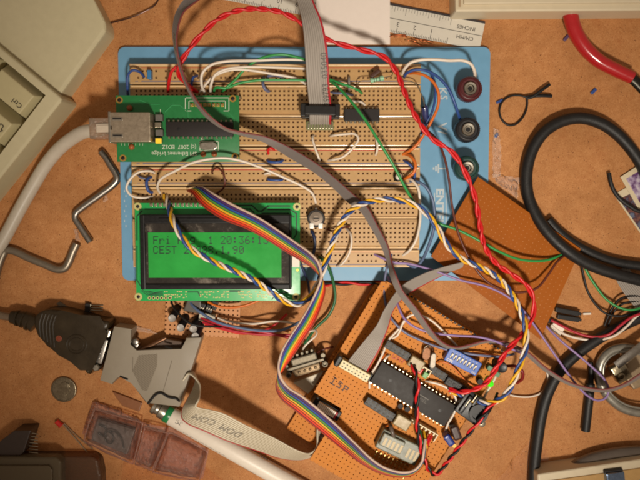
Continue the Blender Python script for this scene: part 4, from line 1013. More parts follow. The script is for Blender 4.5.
Bb = perf_sheet(-4.47, rE+4.47, yB-90, 4.47, FB, ZT, 2.8, [(nX, 0, -1, 0), (rE, 0, 1, 0), (0, yB, 0, 1), (0, yB-60, 0, -1)], (0, -.9))
Ba.v += []; 
NB = MB()
for k in range(34):
    x = 19.5+k*4.47
    if x < rE-3: NB.box(WFrame((FB.o.x, FB.o.y, 0), FB.m), x-1.3, x+1.3, -1.3, .4, ZT-3, ZT+.8, bev=.3)
PB.part('upper_board', [(Ba, m_perf), (Bb, m_perf), (NB, m_black)])
ZLo = 6
FL = Frame(375, 284, ZLo, ANG)
lc = lambda px, py: loc(px, py, ZLo, FL)
lowB = lc(287, 429)[1]; leftcut = lc(299, 412)
dn = (lc(287, 430)[0]-leftcut[0], lc(287, 430)[1]-leftcut[1])
c1 = lc(390, 282.5); rEl = lc(470, 480)[0]
Bl = perf_sheet(-8.94, rE+10, lowB-4.47, 8.94, FL, ZLo, 2.6, [(0, 0, -1, 0), (c1[0], c1[1], cut_n.x, cut_n.y), (0, lowB, 0, -1), (rE, 0, 1, 0)], (3.2, -1.5))
PB.part('lower_board', [(Bl, m_perf)])
B = MB()
for px, py in ((322, 389), (352, 424), (372, 300), (455, 447), (500, 352)):
    x, y = loc(px, py, ZT); B.piece().lathe(WFrame((FB.o.x, FB.o.y, 0), FB.m), [(2.2, ZLo), (2.2, ZT-2.9)], 6, cx=x, cy=y)
PB.part('spacer', B, mat('brass spacer', (150, 115, 60), .4, .9), split=True)

FZ = WFrame((FB.o.x, FB.o.y, 0), FB.m)
def sub(px, py, z, ang=ANG): q = P(px, py, z); return WFrame((q.x, q.y, 0), Matrix.Rotation(-math.radians(ang), 3, 'Z'))
dipF = sub(413.5, 394.5, ZT+12, 31.5)
m_chipbig = mat('grey black chip resin', (42, 38, 36), .55, 0, .15, 30, bump=.12, bscale=700, spec=.3)
dip(PB, dipF, 84, 23, 20, ZT+3, 9, 'microcontroller', legs=4, bodymat=m_chipbig, pinmat=m_tin)
B = MB(); text_mb(B, 'AMEL', 3.2, WFrame(dipF.w(4, -1.6, ZT+12), dipF.m)); B.box(dipF, 4, 15, 2.6, 3.6, ZT+11.9, ZT+12.12); PB.part('maker_mark', B, m_inkg)
def header(px0, py0, px1, py1, w, z0, z1, m, pins=0, name='pin_header', rows=2):
    a = P(px0, py0, z1); b = P(px1, py1, z1); d = V((b.x-a.x, b.y-a.y, 0)); L = d.length; ang = math.atan2(d.y, d.x)
    G = WFrame(((a.x+b.x)/2, (a.y+b.y)/2, 0), Matrix.Rotation(ang, 3, 'Z')); B = MB()
    B.box(G, -L/2, L/2, -w/2, w/2, z0, z1, bev=.5)
    n = int(L/4.47); 
    for k in range(n):
        x = -L/2+(k+.5)*L/n
        for yv in ((-w/4, w/4) if rows == 2 else (0,)):
            B.box(G, x-1.0, x+1.0, yv-1.0, yv+1.0, z1-.3, z1+.5, mi=1, bev=.3); B.box(G, x-.5, x+.5, yv-.5, yv+.5, z1+.4, z1+.62, mi=2)
    PB.part(name, B, [m, mat('dusty contact grey', (84, 74, 60), .6, .1), m_black]); return G, L
header(386, 343.5, 423, 366, 8, ZT, ZT+9, m_black)
header(430, 368, 452, 382, 8, ZT, ZT+9, m_black)
header(366, 400.5, 395, 419, 8.5, ZT, ZT+9, m_black)
G = sub(457, 386.5, ZT+13); B = MB(); B.box(G, -12, 12, -4.2, 4.2, ZT+2, ZT+13, bev=1)
for k in range(4): B.box(G, -10+k*5.2, -6.6+k*5.2, -1.5, 1.5, ZT+12.9, ZT+13.4, bev=.3)
PB.part('socket_housing', B, m_black)
# olive metal plug and coloured wires
m_olive = mat('olive lacquered plastic', (128, 110, 74), .42, .1, .12, 40)
for px, py, w_, h_ in ((416.5, 364, 15, 11), (402.5, 423, 16, 12)):
    G = sub(px, py, ZT+14); B = MB(); B.box(G, -w_/2, w_/2, -h_/2, h_/2, ZT, ZT+14, bev=1.2); PB.part('plug_housing', B, m_olive)
def shell(px, py, w_, h_, z1, ang=ANG):
    G = sub(px, py, z1, ang); B = MB(); t = 1
    B.box(G, -w_/2, w_/2, h_/2-t, h_/2, ZT, z1, bev=.2); B.box(G, -w_/2, -w_/2+t, -h_/2, h_/2-t, ZT, z1, bev=.2); B.box(G, w_/2-t, w_/2, -h_/2, h_/2-t, ZT, z1, bev=.2)
    for k in range(int(w_/4.5)): B.box(G, -w_/2+3+k*4.47, -w_/2+4.6+k*4.47, h_/2-t-2.4, h_/2-t, ZT, z1-.4, bev=.2)
    PB.part('header_shell', B, mat('ivory connector plastic', (214, 198, 160), .45)); return G
shell(423, 431, 30, 8.5, ZT+11); shell(424.5, 371, 13, 7, ZT+11)
for px, py, c in ((417, 369.5, m_blue), (420, 371, m_red), (425.5, 375.5, mat('leaf green plastic', (92, 150, 82), .45))):
    G = sub(px, py, ZT+12); B = MB(); B.box(G, -2.4, 2.4, -3, 3, ZT+1, ZT+12, bev=.7); PB.part('coloured_tab', B, c)
# metal cans
def capsule(px, py, L, w_, ang, z0, z1, m, name):
    G = sub(px, py, z1, ang); pr = []
    for k in range(28):
        a = 2*math.pi*k/28; pr.append((math.copysign(L/2-w_/2, math.cos(a))+w_/2*math.cos(a), w_/2*math.sin(a)))
    B = MB(); B.poly(pr, z0, z1, bev=.8, F=G); PB.part(name, B, m)
capsule(433.2, 361, 15, 5, -82, ZT+2, ZT+12, mat('satin can', (140, 132, 120), .5, .6), 'crystal')
capsule(426.5, 354, 13, 7.5, -82, ZT+1, ZT+7, mat('copper coloured can', (120, 80, 52), .5, .5), 'crystal')
wl = MB(); wl.tube([(423, 362, ZT), (423.5, 350, ZT+8), (427.5, 345.6, ZT+9), (432, 348, ZT+8), (432.5, 356, ZT)], .5, 6); PB.part('lead', wl, m_tin)
# blue switch block
G = sub(463.2, 361.8, ZT+12, 27.5); B = MB(); B.box(G, -17.2, 17.2, -6.8, 6.8, ZT+2, ZT+12, bev=.6)
L = MB()
for k in range(8): L.box(G, -13.6+k*3.6, -11.6+k*3.6, -2.6, 3.0, ZT+11.9, ZT+12.1, mi=1); L.box(G, -13.5+k*3.6, -11.7+k*3.6, .2, 2.8, ZT+12, ZT+13.6, bev=.3); L.box(G, -13.5+k*3.6, -12.5+k*3.6, -2.2, 0, ZT+12, ZT+12.4, bev=.1)
for k in range(8): text_mb(L, str(k+1), 1.5, WFrame(G.w(-13.4+k*3.6, 4.2, ZT+12), G.m))
text_mb(L, 'CTS', 2.5, WFrame(G.w(-15.2, -6, ZT+12), G.m), bold=.03); text_mb(L, 'ON', 1.9, WFrame(G.w(11.5, -5.9, ZT+12), G.m))
PB.part('switch_block', [(B, mat('blue switch plastic', (34, 84, 170), .38, 0, .08, 60)), (L, [mat('switch levers', (220, 210, 190), .45), m_black])])
# lamp, capacitors, jack
F0 = sub(491, 384.5, ZT+12, 0); B = MB(); B.lathe(F0, [(3.9, ZT+2), (3.9, ZT+3.4), (3.3, ZT+3.5), (3.3, ZT+9), (2.7, ZT+11.4), (1.5, ZT+12.8), (.3, ZT+13.2)], 22)
PB.part('green_lamp', B, mat('glowing green lens', (60, 215, 30), .15, 0, .25, 140, coat=.6, emit=((70, 255, 20), .55)))
def can(px, py, r, z0, z1, m, mt, name='electrolytic_capacitor', T=None, lean=(0, 0)):
    q = P(px, py, z1); F0 = WFrame((q.x, q.y, 0)); B = MB()
    prof = [(r*.94, z0), (r, z0+.8), (r, z0+2), (r*.93, z0+2.8), (r, z0+3.6), (r, z1-.8), (r*.9, z1), (r*.84, z1-.25), (.3, z1-.2)]
    B.lathe(F0, prof, 24, mis=[0]*5+[0, 1, 1, 1])
    # lean the can a little
    for v in B.v: v.x -= lean[0]*(z1-v.z)/(z1-z0); v.y -= lean[1]*(z1-v.z)/(z1-z0)
    (T or PB).part(name, B, [m, mt])
m_sleeve = mat('black sleeve', (24, 20, 22), .5, 0, .2, 60, spec=.25); m_alu = mat('aluminium can top', (150, 145, 140), .55, .3, .2, 200)
can(502.5, 368, 5.2, ZT, ZT+14, m_sleeve, mat('dark can top', (36, 36, 40), .4, .2), lean=(2, -2))
can(480.5, 382, 3.2, ZT, ZT+8, m_sleeve, m_sleeve, 'transistor')
can(377, 400, 3, ZT, ZT+6, m_sleeve, m_sleeve, 'small_knob') if False else None
for px, py in ((400.5, 406.5), (407.5, 409.5)): can(px, py, 2.9, ZT, ZT+6, mat('dark copper bead', (58, 36, 26), .5, 0), mat('dark bead top', (30, 22, 20), .5, spec=.2), 'transistor')
G = sub(491, 373.5, ZT+7, 30)
for px, py in ((491, 369), (496.5, 374)):
    G = sub(px, py, ZT+6, 30); B = MB(); B.box(G, -3.6, 3.6, -2.4, 2.4, ZT, ZT+6, bev=.6); PB.part('terminal', B, mat('dark green plastic', (72, 120, 84), .45))
# power jack
G = sub(476, 411, ZT+20, 34); B = MB()
B.poly([(-16, -12), (9, -13), (14, -8), (14, 8), (9, 13), (-13, 13), (-16, 10)], ZT, ZT+16, bev=1.4, F=G)
B.box(G, -13, -9, -10, 9, ZT+15.5, ZT+20, bev=1); B.box(G, -6, -3, 2, 12, ZT+15.5, ZT+19, bev=.8)
B.lathe(G, [(9, ZT+15), (9, ZT+20), (6.5, ZT+20), (6, ZT+17), (.5, ZT+17)], 28, cx=4, cy=-1)
PB.part('power_jack', B, mat('glossy black plastic', (20, 19, 21), .4, 0, .2, 40, spec=.35))
B = MB()
for x, y, a in ((-8, 9, 0), (-11, 2, 0)): B.piece().box(G, x-.5, x+.5, y-4, y+4, ZT+16, ZT+20.6, bev=.2)
B.piece().lathe(G, [(3.5, ZT+2), (3.4, ZT+12), (2, ZT+12.6)], 14, cx=15, cy=-8)
PB.part('jack_terminal', B, m_tin, split=True)
# blue and brown capacitors at the lower right
G = sub(449.5, 441, ZT+16, 55); B = MB(); B.box(G, -6, 6, -3.4, 3.4, ZT+3, ZT+16, bev=2.2, seg=3); PB.part('film_capacitor', B, mat('glossy blue resin', (24, 46, 122), .3, 0, .15, 50, spec=.4))
G = sub(457, 434.5, ZT+20, 70); B = MB(); B.box(G, -7, 7, -4, 4, ZT+3, ZT+18, bev=2.4, seg=3); B.box(G, 6, 9, -2, 2, ZT+2, ZT+8, bev=.8, mi=1); PB.part('film_capacitor', B, [mat('glossy brown resin', (56, 34, 30), .35, 0, .15, 50, spec=.3), m_tin])
# grey slotted relay
G = sub(399, 450, ZT+16, 26); B = MB(); B.box(G, -21, 22, -9, 11, ZT-8, ZT+12, bev=1.2)
B.box(G, -20, 3, -4, 9, ZT+12, ZT+16, bev=1)
for k in range(5): B.box(G, -17+k*4.2, -14.4+k*4.2, -2.5, 5.5, ZT+15.9, ZT+16.3, mi=1, bev=.1)
for k in range(3): B.box(G, 9+k*4.2, 11.6+k*4.2, -5, 5, ZT+11.9, ZT+12.3, mi=1, bev=.1)
PB.part('slotted_socket', B, [mat('sage grey plastic', (104, 106, 90), .4, 0, .08, 40), mat('beige slot', (186, 168, 130), .5)])
B = MB()
G = sub(392, 464, ZT+2, 26)
for i in range(9):
    for j in range(4): B.box(G, -19+i*4.4-.8, -19+i*4.4+.8, -7.5+j*4.2-1.5, -7.5+j*4.2+.9, ZT+.05, ZT+3.2, bev=.4)
PB.part('solder_joints', B, mat('shiny solder and resin', (206, 176, 110), .25, .6, .15, 120))
B = MB(); B.tube([(390, 424, ZT+1), (391, 428, ZT+15), (393, 434, ZT+17), (394, 437, ZT+12)], 1.9, 10); PB.part('standing_resistor', B, mat('grey lacquer', (96, 84, 76), .4))
# beige ribbon plug and its black latch
G = sub(354.8, 371.5, ZT+16, 30); B = MB(); B.box(G, -15.5, 15.5, -4.2, 4.2, ZT+3, ZT+15, bev=.6)
for i in range(8):
    for j in range(2): B.box(G, -12.6+i*3.6-.75, -12.6+i*3.6+.75, -1.8+j*3.4-.55, -1.8+j*3.4+.55, ZT+14.9, ZT+15.12, mi=1)
PB.part('ribbon_plug', B, [mat('beige connector plastic', (196, 182, 134), .45, 0, .05, 60), m_ink])
B = MB(); B.box(G, -20, 18, -5.6, 4.8, ZT, ZT+3.2, bev=.6); B.box(G, -20.5, -16.2, -5, 6, ZT+2, ZT+16, bev=1); B.box(G, 15.8, 17.6, -3, 5, ZT+2, ZT+12, bev=.5); PB.part('latch_frame', B, m_black)
# lower left white ribbon end in black header
ZQ = 18
G = sub(327, 410.5, ZQ+14, 31); B = MB(); B.box(G, -14, 15, -6.5, 4.5, ZLo, ZQ+9, bev=.8); B.box(G, -16, -12.5, -5, 7, ZLo+3, ZQ+15, bev=1); B.box(G, 10.5, 14.5, -5, 5, ZLo+3, ZQ+12, bev=1); PB.part('latch_frame', B, m_black)
B = MB()
for k in range(12): B.box(G, -10.6+k*1.8, -9+k*1.8, -3.6, 3.2, ZQ+8, ZQ+14, bev=.6, mi=1 if k == 11 else 0)
PB.part('ribbon_end', B, [m_white, m_ribr])
# handwriting
B = MB(); G = sub(331.5, 377.5, ZT+.1, 31)
def pen(pts, w=.55):
    for i in range(len(pts)-1):
        a = V((*pts[i], 0)); b = V((*pts[i+1], 0)); d = (b-a).normalized(); n = V((-d.y, d.x, 0))*w; a = a-d*w*.8; b = b+d*w*.8
        B.quadw(*[G.w(q.x, q.y, ZT+.14+.02*i) for q in (a-n, b-n, b+n, a+n)])
pen([(3.5, -5), (3.2, 1.5)]); pen([(1.5, 1.8), (5.2, 1.2)]); pen([(1.5, -5), (5.6, -5.3)])
pen([(12.5, .2), (9.4, 1), (9.2, -1.6), (12.4, -2.2), (12, -5), (8.8, -5)])
pen([(16, -5.8), (15.8, 0), (19.6, -.4), (19.4, -2.6), (16, -3)])
PB.part('handwriting', B, mat('dark marker ink', (66, 34, 20), .6))
B = MB(); G = sub(393, 355.5, ZT+.1, 31)
pen([(0, 2), (0, -2), (3, -2.4), (3.4, 2)], .4); pen([(5.5, -2.2), (5.5, 2), (8.6, -2.2), (8.6, 2)], .4); pen([(10.5, 1.8), (12.5, 1.8)], .4); pen([(11.5, 1.8), (11.5, -2.2)], .4)
PB.part('handwriting', B, mat('red marker ink', (176, 62, 40), .6))
# wires soldered on the board
BW = [('white', [(410, 315, ZT+6), (405, 321, ZT+6), (397, 331, ZT+5), (388, 341, ZT+6), (383, 353, ZT+8), (377, 365, ZT+8), (370, 375, ZT+5), (367, 378, ZT)], m_ww, 1.15),
      ('white', [(389, 355, ZT), (387, 357, ZT+5), (380, 366, ZT+6), (373, 375, ZT+6), (370, 381, ZT+5), (369.5, 388, ZT)], m_ww, 1.1),
      ('orange', [(386, 353, ZT), (383, 357, ZT+5), (376, 366, ZT+5), (370, 373, ZT)], m_orange, 1.2),
      ('white', [(426, 381, ZT), (430, 382, ZT+5), (441, 385, ZT+6), (451, 391, ZT+7), (456.5, 401, ZT+7), (454.5, 412, ZT+6), (448, 424, ZT+6), (444, 436, ZT)], m_ww, 1.15),
      ('orange', [(436, 362.5, ZT), (440, 361.8, ZT+4), (449, 364, ZT+5), (457, 371, ZT+5), (465, 380, ZT+4), (473, 386, ZT+4), (481, 386, ZT)], m_orange, .8),
      ('brown', [(430, 344, ZT), (436, 347, ZT+3), (455, 352, ZT+4), (478, 353, ZT+4), (500, 356, ZT)], m_orange, .7),
      ('white', [(498, 372, ZT), (492, 384, ZT+3), (487, 392, ZT+4), (483, 400, ZT)], m_ww, 1.2),
      ('dark red', [(508, 366, ZT), (516, 366.5, ZT+10), (522, 371, ZT+14), (522.5, 378, ZT+10), (517, 383, ZT)], mat('dark red wire insulation', (120, 24, 24), .4), 1.6),
      ('orange', [(381, 432, ZT), (385, 428, ZT+4), (390, 424, ZT)], m_orange, 1.1),
      ('yellow', [(424, 431, ZT+9), (425.5, 440, ZT+16), (427, 448, ZT+16)], m_yellow, 1.1), ('green', [(420, 430, ZT+9), (422, 440, ZT+16), (424.5, 449, ZT+16)], MATS['deep green wire insulation'], 1.1),
      ('red', [(433, 434, ZT+8), (430.5, 439, ZT+12), (427, 446, ZT+15)], m_red, 1.1), ('red', [(430, 433, ZT+8), (428.5, 438, ZT+12), (426, 444, ZT+15)], m_red, 1.1)]
for c_, pts, m_, r_ in BW:
    B = MB(); B.tube(pts, r_, 8, step=2); PB.part('board_wire', B, m_)

# ================================================================ bare brown board lying on the plate corner
m_br = mat('brown phenolic board', (152, 82, 18), .45, 0, .07, 9, bump=.04, bscale=400, spec=.12)
corners = [(478, 176.5), (581, 249), (540.5, 339.5), (431, 256.5)]
ZB2 = 15
BR = Thing('blank_board', 'bare brown board with rows of pale dots, leaning on the plate corner', 'circuit board', 508, 256, 0)
B = MB(); B.poly(corners, ZB2-2.6, ZB2, bev=.4)
a = P(*corners[0], ZB2); b = P(*corners[1], ZB2); c = P(*corners[2], ZB2); d = P(*corners[3], ZB2)
D_ = MB()
for i in range(1, 27):
    for j in range(1, 21):
        u = i/27.0; v = j/21.0
        q = a.lerp(b, u).lerp(d.lerp(c, u), v)
        s_ = .42
        D_.add([q+V((dx*s_, dy*s_, .06)) for dx, dy in ((-1, -1), (1, -1), (1, 1), (-1, 1))], [[0, 1, 2, 3]])
BR.part('board', [(B, m_br), (D_, mat('pale plugged hole', (172, 104, 36), .5))])
B = MB()
for px, py in ((560, 262), (530, 322), (500, 215)):
    q = P(px, py, ZB2); B.piece().lathe(WFrame((q.x, q.y, 0)), [(3, 0 if px > 495 else 5), (3, ZB2-2.7)], 12)
BR.part('spacer', B, m_black, split=True)

# ================================================================ small prototype board under the display
SM = Thing('prototype_board', 'small perforated board with four silver topped capacitors, half hidden under the display', 'circuit board', 205, 318, 0)
F3 = Frame(206, 316, 4, 3)
B = perf_sheet(-42, 34, -22, 26, F3, 4, 2.4, [(-42, 0, -1, 0), (34, 0, 1, 0), (0, -22, 0, -1), (0, 26, 0, 1)], (2, 2), 4.47, .75)
SM.part('board', [(B, mat('pale orange board', (188, 128, 76), .5, 0, .1, 9))])
for px, py in ((172, 318.5), (180.5, 328), (193.3, 329), (195.3, 336.5)): can(px, py, 4.1, 4, 19, m_sleeve, m_alu, T=SM, lean=(-2.5, -8))
G = sub(193, 307, 14, 8); B = MB(); B.poly([(-9, -5), (9, -6), (7, 7), (-6, 7)], 4, 15, bev=1, F=G); SM.part('regulator', B, mat('dark grey resin', (78, 72, 64), .4, 0, .1))
G = sub(207, 317.5, 10, 8); B = MB(); B.box(G, -8, 8, -4, 4, 4, 11, bev=.6); SM.part('plug', B, mat('grey white plug', (176, 168, 150), .45))
for px, py, w_, h_ in ((201, 308, 7, 10), (209, 309, 7, 8), (214, 305.5, 6, 9)):
    G = sub(px, py, 13, 20); B = MB(); B.box(G, -w_/2, w_/2, -h_/2, h_/2, 4, 13, bev=.8)
    for k in range(3): B.box(G, -w_/2+1+k*2, -w_/2+2+k*2, -1, 1, 12.9, 13.5, bev=.2, mi=1)
    SM.part('pin_socket', B, [m_black, m_tin])

# ================================================================ serial connectors
# ---- gold nine pin connector
SE = Thing('serial_connector', 'small dull metal nine pin connector beside the rainbow ribbon', 'connector', 305, 362, 0)
ga = -17
def lf(px, py, z, ang): q = P(px, py, z); return WFrame((q.x, q.y, 0), Matrix.Rotation(-math.radians(ang), 3, 'Z'))
G = lf(305.5, 365, 24, ga)
m_gm = mat('dull nickel', (104, 96, 82), .5, .75, .15, 90, bump=.15, bscale=250)
B = MB(); B.box(G, -19, 19, -1.5, 1.5, 4, 24, bev=.6); SE.part('flange', B, m_gm)
B = MB(); B.poly([(-13.5, -9.5), (12.5, -9.5), (14, -1.6), (-15, -1.6)], 6, 23, bev=1.8, F=G); 
for k in range(4): B.lathe(G, [(1.7, 22.8), (1.3, 23.8), (.3, 24.1)], 10, cx=-8+k*5.5, cy=-5.5)
SE.part('shell', B, mat('brass tinted nickel', (100, 84, 64), .4, .85, .18, 90, bump=.25, bscale=200))
B = MB(); B.box(G, -13, 13, 1.6, 9, 6, 23, bev=1.4); SE.part('rear_body', B, m_gm)
B = MB()
for k in range(5): B.piece().lathe(G, [(2, 8), (2, 22), (1.2, 23)], 10, cx=-10+k*5, cy=11.5)
SE.part('solder_cup', B, m_gm, split=True)
B = MB()
for s in (-1, 1):
    B.piece(); B.lathe(G, [(3.1, 6), (3.1, 26), (1.8, 26.3), (1.6, 24)], 6, cx=s*18.5, cy=-4.5, smooth=False); B.lathe(G, [(2.2, 6), (2.2, 22)], 10, cx=s*19, cy=3.5)
SE.part('hex_screw', B, m_gm, split=True)
B = MB(); B.poly([(293, 383), (324, 371), (313.5, 388.5), (308, 394)], 0, 9, bev=.8); SE.part('hood', B, mat('bone white hood', (184, 172, 148), .45, 0, .06))
wire('thin white wire loop soldered to the nine pin connector', [(303, 349, 20), (305, 346, 26), (310, 341, 28), (316, 335.5, 26), (316.5, 331, 22), (311, 331, 18), (304, 335, 14)], m_ww, 1.0, name='long_wire')
wire('brown wire end leaning on the screw of the nine pin connector', [(317, 353, 10), (322, 350, 14), (328, 348, 12), (333, 347, 6)], m_brown, 1.1, name='long_wire')

# ---- grey hood with the 25 pin end
HD = Thing('connector_hood', 'large grey plastic printer connector hood with a ribbed grip patch', 'connector', 150, 365, 0)
m_hood = mat('warm grey plastic', (134, 124, 108), .5, 0, .05, 20, bump=.12, bscale=1100)
zh = 22
B = MB(); B.poly([(114, 326.5), (132, 329), (129.5, 345), (136.5, 351.5), (151, 350), (182, 350), (186, 338), (201.5, 337.5), (179.5, 407), (146, 403), (132.5, 383), (120.5, 376), (116.5, 377), (112.5, 384.5), (100, 380.5)], 2, zh, bev=.9)
HDB = B
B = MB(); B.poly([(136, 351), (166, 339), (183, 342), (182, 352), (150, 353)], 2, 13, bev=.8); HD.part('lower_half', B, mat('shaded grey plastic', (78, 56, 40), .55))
L = MB()
def hq(a, b, c, d, mi=0): L.quadw(P(*a, zh+.16), P(*b, zh+.16), P(*c, zh+.16), P(*d, zh+.16), mi)
grip = [(139, 355.5), (157.5, 354), (157, 366), (147, 391), (142, 390), (132.5, 371)]
L.poly(grip, zh-.2, zh+.12, mi=1)
def clipseg(p, d, poly):
    ts = []
    for i in range(len(poly)):
        a, b = poly[i], poly[(i+1) % len(poly)]; ex, ey = b[0]-a[0], b[1]-a[1]; den = d[0]*ey-d[1]*ex
        if abs(den) < 1e-9: continue
        t = ((a[0]-p[0])*ey-(a[1]-p[1])*ex)/den; u = ((a[0]-p[0])*d[1]-(a[1]-p[1])*d[0])/den
        if 0 <= u <= 1: ts.append(t)
    return (min(ts), max(ts)) if len(ts) >= 2 else None
for k in range(32):
    p = (145, 340+k*1.75); d = (.86, -.5); r_ = clipseg(p, d, grip)
    if r_: L.tubew([P(p[0]+d[0]*r_[0], p[1]+d[1]*r_[0], zh+.1), P(p[0]+d[0]*r_[1], p[1]+d[1]*r_[1], zh+.1)], .42, 5)
for a, b in (((172, 360.5), (163, 392)), ((133, 357), (132.5, 372)), ):
    L.tubew([P(*a, zh), P(*b, zh)], .3, 5, 1)
L.tubew([P(165, 345.5+1, zh), P(172.5, 348.3, zh)], .9, 6, 2); L.tubew([P(120, 376.3, zh), P(128, 379.2, zh)], .9, 6, 2)
HD.part('upper_half', [(HDB, m_hood), (L, [m_hood, mat('groove shade', (112, 101, 86), .6), m_black])])
B = MB(); G = lf(131.5, 345, 18, 25); B.box(G, -5, 6, -3, 3, 6, 16, bev=1); B.lathe(G, [(3.4, 14), (3.4, 18), (2.4, 18.6), (.4, 18.6)], 16, cx=2, cy=4)
HD.part('thumbscrew', B, m_metal)
B = MB(); B.tube([(137, 351, 14), (150, 346, 14), (160, 341, 14), (166, 338, 13)], 2, 10); HD.part('strain_clamp', B, mat('brownish metal', (120, 88, 66), .4, .8))
B = MB(); B.tube([(148, 404, 23.5), (156, 394.5, 24), (161, 393, 24), (168, 397, 24), (177, 399, 24), (180, 402, 20)], 1.1, 8); HD.part('seam_wire', B, m_black)

# ---- smoky serial adapter
AD = Thing('serial_adapter', 'smoky translucent adapter plug with a red indicator and metal serial end', 'adapter', 60, 340, 0)
m_smoke = mat('smoky translucent plastic', (58, 46, 28), .34, 0, .45, 10, spec=.3, trans=.35, bump=.15, bscale=40)
B = MB(); za = 24
B.poly([(34, 316), (41, 311), (50, 309.2), (62, 310.5), (80, 315), (99, 320.5), (110, 321.5), (108, 329), (103.5, 333), (92, 371), (90.5, 375), (85, 374), (84, 367), (70, 361.5), (58, 355), (46, 346.5), (37, 336), (33.5, 326)], 2, za, bev=4.5, seg=4)
L = MB()
for k in range(5):
    x = 41+k*3.4; L.tube([(x+1.4, 313.5+k*.4, za+.1), (x-1.6, 324, za+.5), (x-.3, 337+k*2.6, za+.1)], .8, 6)
n = 24; pth = [P(76.5+9.8*math.cos(2*math.pi*k/n), 344.5+9.5*math.sin(2*math.pi*k/n), za+.1) for k in range(n+1)]
L.tubew(pth, .8, 6); pth = [P(76.5+7*math.cos(2*math.pi*k/n), 344.5+6.6*math.sin(2*math.pi*k/n), za+.1) for k in range(n+1)]; L.tubew(pth, .4, 6)
AD.part('body', [(B, m_smoke), (L, m_smoke)])
B = MB(); G = lf(59, 338.5, za, 0); B.lathe(G, [(3.1, za-.5), (3, za+.4), (2.2, za+.5), (2, za+.1), (.3, za+.3)], 18, mis=[0, 0, 1, 1]); AD.part('indicator', B, [mat('dim amber', (120, 62, 38), .3), mat('indicator red', (120, 54, 34), .3)])
B = MB(); B.tube([(36, 325, 14), (30, 321, 14), (22, 318.5, 13), (12, 317, 12)], 8.5, 18, r1=6.5); 
for k in range(3): 
    p = catmull(IP([(34, 324, 14), (22, 319, 13.5), (12, 317.4, 12.5)]), 1); i = 4+k*6; B.tubew(p[i:i+3], 8.9-k*.5, 18)
AD.part('cable_boot', B, m_smoke)
B = MB(); B.tube([(14, 317.3, 12), (4, 316, 9), (-12, 312, 8), (-40, 310, 8)], 4.2, 14); AD.part('cable', B, mat('clear sheath over braid', (130, 112, 92), .3, .5, .3, 260, coat=.6))
G = lf(100.5, 350, 20, -71.5+180-180)
a = P(104.5, 335, 20); b = P(95, 368, 20); ang = math.atan2((b-a).y, (b-a).x); G = WFrame(((a.x+b.x)/2, (a.y+b.y)/2, 0), Matrix.Rotation(ang, 3, 'Z')); Lh = (b-a).length
B = MB(); B.box(G, -Lh/2+4, Lh/2-5, -4, 5, 4, 20, bev=1.5); 
for k in range(4): B.lathe(G, [(1.1, 19.6), (.9, 20.6), (.2, 20.8)], 10, cx=-Lh/2+9+k*5, cy=1)
AD.part('metal_shell', B, m_metal)
B = MB(); B.piece().lathe(G, [(4, 3), (4, 21), (3, 22), (1, 22)], 6, cx=Lh/2-1, cy=1, smooth=False); B.piece(); B.box(G, -Lh/2-6, -Lh/2+2, -4, 5, 4, 20, bev=1.4); AD.part('jack_screw', B, m_chrome, split=True)

# ================================================================ coin
CO = Thing('coin', 'worn silver coin with a profile head lying on the desk', 'coin', 64.5, 389, 0)
F = Frame(64.5, 389, 0, 30); B = MB()
pr = [(12.2, 0), (12.9, .4), (12.9, 2.2), (12.5, 2.6), (11.5, 2.6), (11.2, 2.2), (.5, 2.25)]
B.lathe(F, pr, 64)
H = MB()
head = [(-1, -8), (4, -7.5), (5.5, -4), (4.6, -2.6), (5.6, -1), (4.8, 0), (6, 2), (4.5, 3.2), (4.6, 5.5), (2, 8), (-2.5, 8), (-5.5, 5), (-5.8, 1), (-4, -2), (-4.4, -5)]
H.poly(head, 2.2, 3, bev=.45, F=F)
for k in range(7): 
    a = math.radians(110+k*15); text_mb(H, 'LIBERTY'[6-k], 2.0, WFrame(F.w(9.4*math.cos(a), 9.4*math.sin(a), 2.3), F.m @ Matrix.Rotation(a-math.pi/2, 3, 'Z')), align='CENTER', z=.1)
CO.part('disc', [(B, mat('worn coin silver', (128, 116, 96), .32, .9, .2, 60, bump=.3, bscale=160)), (H, MATS['worn coin silver'])])

# ================================================================ bent rods
B = MB(); B.tube([(101, 151.5, 5), (105, 156, 5), (111, 166, 5), (116, 174, 5), (117.2, 179, 5), (113.5, 184.5, 5), (100, 195, 5), (82, 208, 5), (76, 213.5, 5), (75.5, 218.5, 5), (80, 226, 5), (90.5, 242, 5)], 3.5, 16, step=1.5)
single('bent_rod', 'Z bent steel crank rod lying just left of the blue plate', 'rod', B, m_metal)
B = MB(); B.tube([(77, 243.5, 5), (73, 252, 5), (69, 262, 5), (65, 268, 5), (58, 269.5, 5), (45, 264.5, 5), (28, 257.5, 5), (14, 251, 5), (6, 250.5, 5), (2.5, 256, 5), (-2, 268, 5), (-8, 290, 5)], 4.0, 16, step=1.5)
single('bent_rod', 'thicker Z bent grey rod running off the left edge', 'rod', B, mat('satin grey steel', (140, 130, 116), .42, .8, .1, 80))

